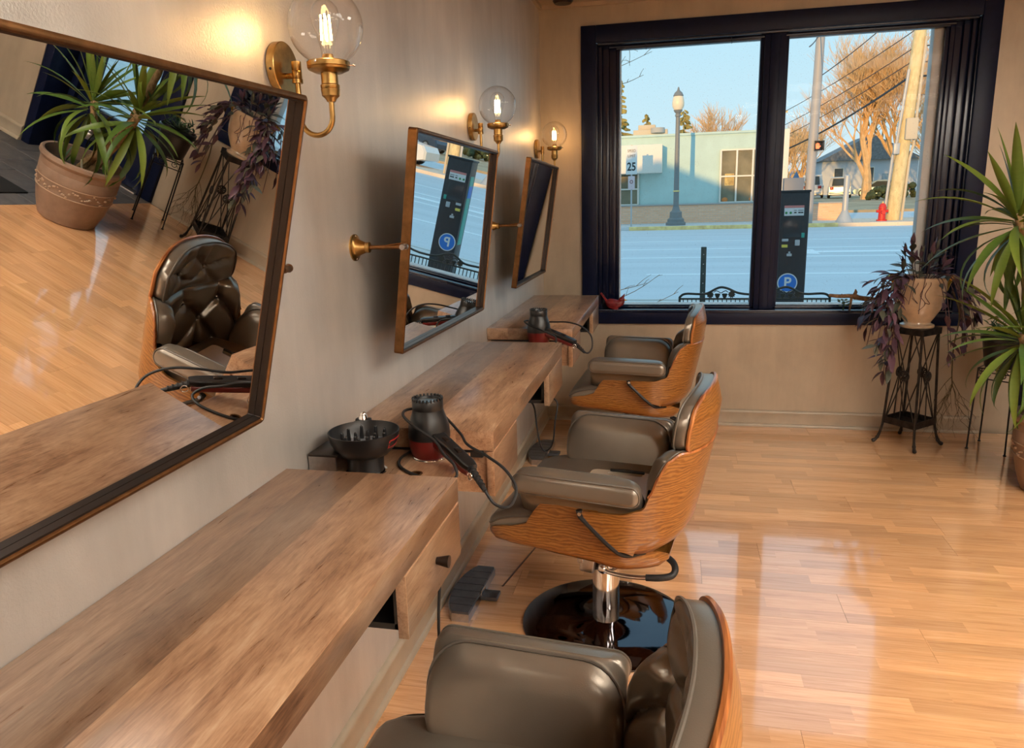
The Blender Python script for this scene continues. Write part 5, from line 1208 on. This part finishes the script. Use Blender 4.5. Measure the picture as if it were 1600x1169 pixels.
def driftwood():
    m = MB(); m.tube(smooth_path([(1.80, 4.925, .862), (1.86, 4.92, .856), (1.93, 4.915, .858), (1.98, 4.91, .846), (2.06, 4.90, .834), (2.14, 4.90, .80), (2.17, 4.90, .786)], 5), [.008, .010, .011, .011, .012, .012, .012, .013, .013, .013, .013, .016, .020, .017, .015, .015, .015, .016, .016, .017, .017, .017, .017, .016, .016, .016, .015, .015, .014, .014, .012], 9)
    m.tube([(1.945, 4.915, .86), (1.952, 4.91, .885), (1.948, 4.905, .90)], [.012, .010, .004], 7); m.tube([(1.88, 4.92, .855), (1.872, 4.915, .87)], [.007, .003], 6); m.tube([(1.93, 4.912, .85), (1.925, 4.905, .80), (1.92, 4.9, .773)], [.009, .007, .007], 6)
    tag(obj('driftwood_branch', m, MAT['wood'], None, 60), 'knotty brown driftwood branch lying on the window sill', 'branch')
    t = thing('succulent_cutting', 'small green succulent cutting under the driftwood on the sill', 'plant', (1.885, 4.905, .772))
    rnd = random.Random(3)
    m = MB(); m.tube([(0, 0, 0), (.003, 0, .03), (0, 0, .055)], .004, 6); obj('stem', m, MAT['snake'], t)
    me = None
    for k in range(14):
        a = rnd.uniform(0, 2 * PI); r = rnd.uniform(.012, .035); z = rnd.uniform(.022, .062)
        if me is None: m = MB(); m.sphere((.012, 0, 0), .012, 8, 6, (1, .8, .35)); o = obj('leaf', m, MAT['succulent'], t); me = o.data
        else: o = inst('leaf', me, t)
        o.location = (r * math.cos(a) * .6, r * math.sin(a) * .4, z); o.rotation_euler = (0, -.4, a)
driftwood()

# ------------------------------------------------------------------ plants
def blade_mesh(name, L, wmax, droop, fold, mat, n=9, base=.3, tipp=1.4, curl=0.0):
    """lanceolate blade growing along +x, bending down (-z) by droop radians in all"""
    m = MB(); p = V((0, 0, 0)); ang = 0.0; rows = []
    for i in range(n + 1):
        f = i / n
        w = wmax * (base + (1 - base) * min(1, f / .35)) if f < .35 else wmax * (1 - ((f - .35) / .65) ** tipp)
        w = max(w, .0006)
        d = V((math.cos(ang), 0, -math.sin(ang))); u = V((math.sin(ang), 0, math.cos(ang)))
        s = V((0, math.sin(curl * f) * .02, 0))
        rows.append([p + s + V((0, -w / 2, 0)) + u * (w * fold), p + s, p + s + V((0, w / 2, 0)) + u * (w * fold)])
        p = p + d * (L / n); ang += droop / n * (.4 + 1.2 * f)
    m.grid(rows)
    bmesh.ops.recalc_face_normals(m.bm, faces=m.bm.faces[:])
    me = bpy.data.meshes.new(name); m.bm.to_mesh(me); m.bm.free(); me.materials.append(mat); me.polygons.foreach_set('use_smooth', [True] * len(me.polygons))
    return me
def aim(o, p, az, el, roll=0.0, s=1.0):
    M = Matrix.Translation(p) @ Matrix.Rotation(az, 4, 'Z') @ Matrix.Rotation(-el, 4, 'Y') @ Matrix.Rotation(roll, 4, 'X') @ Matrix.Diagonal((s, s, s, 1)); o.matrix_local = M

def yucca():
    t = thing('potted_yucca', 'yucca with long green leaves in a big terracotta pot by the entrance', 'plant', (2.745, 3.955, 0))
    m = MB(); m.lathe([(r_ * .95, z_) for r_, z_ in [(.001, .0), (.158, .0), (.168, .008), (.196, .09), (.2135, .17), (.2165, .176), (.2165, .182), (.2235, .252), (.2265, .258), (.2265, .264), (.2285, .312), (.2265, .316), (.2285, .322), (.2295, .352), (.236, .358), (.2435, .372), (.2415, .390), (.232, .398), (.219, .394), (.214, .37), (.212, .30), (.001, .30)]], seg=64); pot = obj('pot', m, MAT['terracotta'], t, 30)
    rnd = random.Random(9); m = MB()
    for k in range(96):
        a = 2 * PI * k / 96 + rnd.uniform(-.02, .02); z = .217 + .018 * math.sin(k * .85) + rnd.uniform(-.008, .008); r = .95 * (.2165 + (z - .18) * .10) + .001
        m.sphere((r * math.cos(a), r * math.sin(a), z), rnd.uniform(.005, .010), 6, 4, (1, 1, .8))
    m.tube([(.2075 * math.cos(a), .2075 * math.sin(a), .185) for a in [2 * PI * k / 60 for k in range(60)]], .003, 6, loop=True); m.tube([(.2140 * math.cos(a), .2140 * math.sin(a), .251) for a in [2 * PI * k / 60 for k in range(60)]], .003, 6, loop=True)
    b = obj('relief_band', m, plain('pale_terracotta', (.40, .28, .19), .8), pot); b['kind'] = 'stuff'
    m = MB(); m.lathe([(.001, .300), (.200, .300), (.196, .318), (.12, .33), (.001, .335)], seg=40); obj('soil', m, MAT['soil'], pot)
    o0 = V((2.745, 3.955, 0))
    def trunk(pts, r0, r1):
        P = smooth_path([V(p) - o0 for p in pts], 6); n = len(P)
        m = MB(); m.tube(P, [(r0 + (r1 - r0) * k / (n - 1)) * (1.10 if k % 2 else .94) for k in range(n)], 10); obj('trunk', m, MAT['bark'], t, 80)
    trunk([(2.745, 3.93, .30), (2.70, 3.93, .40), (2.62, 3.94, .52), (2.545, 3.95, .66), (2.50, 3.955, .80)], .030, .022)
    trunk([(2.64, 3.94, .49), (2.68, 3.92, .58), (2.72, 3.90, .66), (2.735, 3.885, .755)], .024, .018)
    trunk([(2.70, 3.95, .31), (2.585, 3.985, .62), (2.525, 4.0, .92), (2.485, 4.0, 1.16), (2.435, 4.0, 1.36)], .028, .017)
    ms = [blade_mesh('leaf', .44, .046, d, f, MAT['yucca'], 10, .35, 1.9) for d, f in ((.12, .20), (.45, .18), (.9, .16), (1.5, .14), (2.1, .12))]
    def crown(c, n, seed, smin=.75, smax=1.05, down=1.0):
        rn = random.Random(seed); c = V(c) - o0
        for k in range(n):
            f = k / (n - 1); el = math.radians(82 - f * (118 + 22 * down)) + rn.uniform(-.12, .12); az = k * 2.39996 + rn.uniform(-.2, .2)
            me = ms[min(4, max(0, int(f * 4.2 + rn.uniform(-.5, .8))))]
            o = inst('leaf', me, t); r = .016; aim(o, c + V((r * math.cos(az), r * math.sin(az), .03 - .16 * f)), az, el, rn.uniform(-.5, .5), rn.uniform(smin, smax) * (.72 if f < .12 else 1))
    crown((2.435, 4.0, 1.375), 46, 5, .80, 1.08); crown((2.50, 3.955, .82), 46, 12, .72, 1.0); crown((2.74, 3.88, .775), 44, 21, .72, 1.0)
    # snake plant and stake in the same pot
    sm = blade_mesh('leaf', .20, .022, .15, .35, MAT['snake'], 6)
    for k, (dx, dy, s) in enumerate(((.06, -.10, 1.0), (.075, -.08, .8), (.10, -.02, .55), (.05, -.07, .7))): o = inst('leaf', sm, t); aim(o, V((dx, dy, .315)), k * 1.7, 1.35 - .12 * k, 0, s)
    m = MB(); m.box((-.075, -.095, .37), (.012, .004, .11), .001, Matrix.Rotation(.35, 3, 'X')); obj('plant_tag', m, MAT['cream'], t)
yucca()

def iron_stand():
    t = thing('iron_plant_stand', 'tall rusty iron plant stand with hoof feet under the purple plant', 'plant stand', (2.243, 4.648, 0), math.radians(45 - 3))
    hw = lambda z: .082 + (.70 - z) * .035
    legs = [(sx, sy) for sx in (-1, 1) for sy in (-1, 1)]
    for sx, sy in legs:
        m = MB(); pts = [(sx * .078, sy * .078, .70), (sx * .088, sy * .088, .42), (sx * .098, sy * .098, .16), (sx * .103, sy * .103, .10), (sx * .112, sy * .112, .05), (sx * .122, sy * .122, .022), (sx * .136, sy * .136, .008)]
        P = smooth_path(pts, 4); m.tube(P, [.0075] * (len(P) - 9) + [.0085, .009, .0115, .009, .0095, .011, .012, .012, .008], 8); obj('leg', m, MAT['iron'], t)
    m = MB(); s = .098; m.b2((-s, -s, .128), (s, s, .134))
    for q in (-1, 1): m.b2((-s, q * s - .003, .128), (s, q * s + .003, .168)); m.b2((q * s - .003, -s, .128), (q * s + .003, s, .168))
    obj('lower_tray', m, MAT['iron'], t, 0)
    m = MB(); s = .088; m.b2((-s, -s, .700), (s, s, .712), .003)
    for q in (-1, 1): m.b2((-s, q * s - .003, .675), (s, q * s + .003, .712)); m.b2((q * s - .003, -s, .675), (q * s + .003, s, .712))
    obj('top_plate', m, MAT['iron'], t, 0)
    for k in range(4):
        R = Matrix.Rotation(PI / 2 * k, 3, 'Z')
        m = MB()
        for a, b in (((-.085, .094, .165), (.0, .086, .43)), ((.085, .094, .165), (.0, .086, .43)), ((-.074, .08, .68), (0, .085, .44)), ((.074, .08, .68), (0, .085, .44)), ((0, .098, .165), (0, .086, .40))): m.tube([R @ V(a), R @ V(b)], .0036, 6)
        obj('cross_brace', m, MAT['iron'], t)
        m = MB(); c = V((0, .088, .43)); m.tube([R @ (c + V((.028 * math.cos(a), 0, .028 * math.sin(a)))) for a in [2 * PI * q / 20 for q in range(20)]], .0048, 6, loop=True)
        m.sphere(R @ c, .013, 10, 6)
        md = obj('medallion', m, MAT['iron'], t)
        for q in range(8): a = 2 * PI * q / 8; mm = MB(); mm.sphere(R @ (c + V((.019 * math.cos(a), .003, .019 * math.sin(a)))), .0065, 6, 4); obj('petal', mm, MAT['iron'], md)
iron_stand()

def purple_plant():
    O = V((2.236, 4.65, .713))
    t = thing('purple_trailing_plant', 'purple trailing plant in a cream pot with gold handles on the iron stand', 'plant', O)
    m = MB(); m.lathe([(.001, .0), (.088, .0), (.092, .006), (.090, .016), (.072, .024), (.070, .032), (.088, .06), (.116, .11), (.132, .17), (.136, .22), (.135, .26), (.139, .275), (.140, .287), (.134, .292), (.127, .286), (.124, .26), (.001, .26)], seg=56); pot = obj('pot', m, MAT['glaze'], t, 45)
    m = MB(); m.lathe([(.001, .258), (.126, .258), (.10, .270), (.001, .275)], seg=32); obj('soil', m, MAT['soil'], pot)
    for sg in (-1, 1):
        d = V((math.cos(math.radians(-18)), math.sin(math.radians(-18)), 0)) * sg; m = MB(); c = d * .150 + V((0, 0, .285))
        m.sphere(c, .021, 16, 10, (1, 1, .9)); m.sphere(c + d * .016 + V((0, 0, -.006)), .013, 12, 8); pr = V((-d.y, d.x, 0))
        for q in (-1, 1): m.tube([c + pr * q * .017 + d * (.010 * math.cos(a) * (1 - a / 14)) + V((0, 0, .012 * math.sin(a) * (1 - a / 14))) for a in [.5 * k for k in range(18)]], .0036, 6)
        m.tube([c + d * .004, d * .138 + V((0, 0, .25)), d * .130 + V((0, 0, .215))], .010, 8); obj('gold_handle', m, MAT['gold'], pot)
    rnd = random.Random(17)
    pm = [blade_mesh('leaf', L, w, d, .12, mt, 6, .25, 1.6) for L, w, d, mt in ((.105, .036, .5, MAT['purple']), (.120, .038, .9, MAT['purple']), (.090, .032, .2, MAT['purple']), (.105, .036, .7, MAT['greyleaf']), (.090, .034, .4, MAT['greyleaf']))]
    count = 0
    def stem(pts, dens=.040, ls=1.0, grey=.3, start=.25):
        nonlocal count
        P = smooth_path(pts, 6); m = MB(); m.tube(P, .0022, 5); obj('stem', m, MAT['stem'], t)
        acc = 0.0; side = rnd.choice((-1, 1)); tot = sum((b - a).length for a, b in zip(P, P[1:])); run = 0.0
        for a, b in zip(P, P[1:]):
            L = (b - a).length; acc += L; run += L
            if run < tot * start or acc < dens or count > 290: continue
            acc = 0; side = -side; d = (b - a).normalized(); az0 = math.atan2(d.y, d.x)
            me = pm[rnd.choice((3, 4))] if rnd.random() < grey else pm[rnd.choice((0, 1, 2))]
            o = inst('leaf', me, t); aim(o, b, az0 + side * rnd.uniform(.5, 1.5), math.asin(max(-.99, min(.99, d.z))) * .35 + rnd.uniform(-.35, .35), rnd.uniform(-.6, .6), ls * rnd.uniform(.7, 1.1)); count += 1
        for q in (-1, 0, 1):
            if count > 297: break
            d = (P[-1] - P[-3]).normalized(); o = inst('leaf', pm[rnd.choice((0, 2, 4))], t); aim(o, P[-1], math.atan2(d.y, d.x) + q * .7, math.asin(max(-.99, min(.99, d.z))) + rnd.uniform(-.2, .3), 0, ls * rnd.uniform(.6, .9)); count += 1
    # upright shoots in the middle
    for dx, dy, hh in ((-.06, -.02, .19), (-.045, .02, .12), (.03, -.03, .14), (.055, 0, .17), (-.02, .05, .10), (.08, -.04, .09), (-.09, .0, .08), (-.075, .03, .15), (.01, -.06, .10), (.065, .03, .13), (-.03, -.055, .13), (.09, .0, .07), (-.10, -.04, .06)): stem([(dx * .6, dy * .6, .27), (dx, dy, .27 + hh * .5), (dx * 1.15, dy * 1.3, .27 + hh)], .026, .95, .62, .25)
    # trailing shoots: azimuth, reach, drop below the rim
    T = [(180, .24, .02), (195, .30, .12), (205, .26, .34), (215, .28, .22), (222, .20, .44), (212, .17, .38), (225, .24, .30), (226, .15, .52), (218, .18, .46), (170, .28, .26), (160, .22, .30), (288, .16, .40), (222, .30, .08), (210, .32, .36), (230, .22, .50),
         (-10, .25, .10), (5, .27, .22), (-25, .24, .30), (-38, .20, .36), (-50, .20, .26), (-18, .29, .18), (15, .24, .32), (-30, .30, .08), (-5, .20, .38), (30, .22, .25), (-62, .18, .36), (-45, .27, .22), (205, .33, .05), (188, .28, .40), (-15, .30, .33), (243, .06, .13), (268, .07, .18), (200, .24, .26), (-40, .26, .14), (190, .34, .22), (-22, .22, .42)]
    for az, reach, drop in T:
        a = math.radians(az + rnd.uniform(-6, 6)); d = V((math.cos(a), math.sin(a), 0)); pr = V((-d.y, d.x, 0)) * rnd.uniform(-.06, .06)
        stem([d * .07 + V((0, 0, .27)), d * .125 + V((0, 0, .305)), d * (.14 + reach * .22) + V((0, 0, .295 - drop * .12)) + pr * .3, d * (.14 + reach * .42) + V((0, 0, .28 - drop * .55)) + pr, d * (.15 + reach * .5) + V((0, 0, .28 - drop)) + pr * 1.3], .038, 1.0, .22 if drop > .15 else .5, .22)
    # bare runners across the face of the pot
    for az, dz in ((246, -.10), (262, -.17), (272, -.12)):
        a = math.radians(az); d = V((math.cos(a), math.sin(a), 0)); P = smooth_path([d * .12 + V((0, 0, .28)), d * .142 + V((.006, 0, .26)), d * .139 + V((-.018, 0, .20)), d * .132 + V((.012, 0, .15)), d * .125 + V((-.02, 0, .28 + dz))], 5); m = MB(); m.tube(P, .0017, 5); obj('stem', m, MAT['stem'], t)
purple_plant()

def dry_root():
    m = MB(); rnd = random.Random(6)
    main = smooth_path([(2.40, 4.63, .92), (2.455, 4.65, .78), (2.445, 4.655, .60), (2.452, 4.66, .44), (2.462, 4.66, .36)], 5); m.tube(main, [.0045 - .0012 * k / (len(main) - 1) for k in range(len(main))], 6)
    def tw(p, d, L, r, lev):
        P = [p]; q = p.copy()
        for k in range(4): d = (d + V((rnd.uniform(-.22, .22), rnd.uniform(-.15, .15), rnd.uniform(-.22, .02)))).normalized(); q = q + d * L / 4; q.z = max(q.z, .012); P.append(q.copy())
        m.tube(P, [r * (1 - .6 * k / 4) for k in range(5)], 4)
        if lev < 3:
            for k in (1, 2, 3, 4):
                if rnd.random() < .8: tw(P[k], (d + V((rnd.choice((-1, 1)) * rnd.uniform(.3, .9), rnd.uniform(-.25, .25), -.1))).normalized(), L * rnd.uniform(.4, .65), r * .65, lev + 1)
    for k, (dx, L) in enumerate(((-.35, .20), (.15, .24), (-.15, .26), (.4, .22), (-.5, .22), (.0, .26), (.55, .18), (-.25, .24))):
        tw(main[-1 - (k % 6)], V((dx, rnd.uniform(-.12, .06), -.75)).normalized(), L, .0022, 1)
    tag(obj('dry_twigs', m, MAT['root']), 'dry brown branching twigs hanging from the purple plant beside the wall', 'twigs')
dry_root()

def wire_stand():
    t = thing('wire_plant_stand', 'slim black wire plant stand with scrolled rim, left of the terracotta pot', 'plant stand', (2.690, 4.618, 0), math.radians(-38))
    z0, z1 = .425, .485
    for sx in (-1, 1):
        for sy in (-1, 1):
            m = MB(); m.tube([(sx * .098, sy * .098, .006), (sx * .088, sy * .088, z1)], .0048, 8); m.cyl((sx * .098, sy * .098, 0), (sx * .098, sy * .098, .006), .009, seg=12); obj('leg', m, MAT['wire'], t)
    m = MB()
    for z in (z0, z1): m.tube([(-.089, -.089, z), (.089, -.089, z), (.089, .089, z), (-.089, .089, z)], .0036, 6, loop=True)
    for k in range(3): m.tube([(-.045 + .045 * k, -.089, z1), (-.045 + .045 * k, .089, z1)], .003, 6)
    obj('rim', m, MAT['wire'], t)
    for k in range(4):
        R = Matrix.Rotation(PI / 2 * k, 3, 'Z'); m = MB()
        for c, s in ((-.042, 1), (.042, -1)):
            m.tube([R @ V((c + s * (.004 + .0215 * (a / 9)) * math.cos(a), -.089, (z0 + z1) / 2 + (.004 + .0215 * (a / 9)) * math.sin(a))) for a in [.45 * q for q in range(21)]], .0024, 5)
        obj('scroll', m, MAT['wire'], t)
    p = thing('potted_succulent', 'black pot with a bluish succulent on the slim wire stand', 'plant', (2.690, 4.618, .489))
    m = MB(); m.lathe([(.001, 0), (.082, 0), (.086, .006), (.108, .15), (.118, .155), (.120, .185), (.112, .19), (.106, .17), (.001, .168)], seg=40); obj('pot', m, MAT['plastic'], p)
    m = MB(); m.lathe([(.001, .167), (.106, .167), (.001, .178)], seg=24); obj('soil', m, MAT['soil'], p)
    lm = blade_mesh('leaf', .105, .038, -.35, .25, MAT['succulent'], 6, .5, 2.2); lm2 = blade_mesh('leaf', .06, .018, .2, .2, MAT['snake'], 5, .4, 1.8)
    rn = random.Random(8)
    for k in range(20): o = inst('leaf', lm, p); f = k / 19; aim(o, V((-.02, -.02, .178)), k * 2.4, 1.3 - 1.2 * f, 0, .6 + .45 * f)
    for k in range(60):
        a = rn.uniform(0, 2 * PI); r = rn.uniform(.03, .10); o = inst('leaf', lm2, p); aim(o, V((r * math.cos(a), r * math.sin(a), .17 + rn.uniform(0, .08))), rn.uniform(0, 6.3), rn.uniform(.1, 1.2), 0, rn.uniform(.6, 1))
wire_stand()

def lantern_mat():
    t = thing('jar_lantern', 'ribbed silver jar lantern hanging on the dark blue door, seen in the big mirror', 'lantern', (3.53, D - .012, .20))
    m = MB(); m.lathe([(.001, 0), (.042, 0), (.046, .006), (.046, .02), (.042, .024), (.044, .045), (.041, .05), (.044, .07), (.041, .075), (.044, .098), (.041, .103), (.040, .135), (.030, .145), (.001, .147)], seg=32); obj('jar', m, MAT['steel'], t)
    m = MB(); m.tube([(0, 0, .145), (0, .01, .20), (0, .025, .245)], .003, 6); m.cyl((0, .045, .245), (0, .02, .245), .006, seg=10); obj('hanger', m, MAT['wire'], t)
    m = MB(); m.b2((3.06, 2.85, .001), (3.95, 3.98, .010), .003); o = obj('door_mat', m, MAT['mat']); tag(o, 'black ribbed door mat on the slate tiles', 'mat')
lantern_mat()
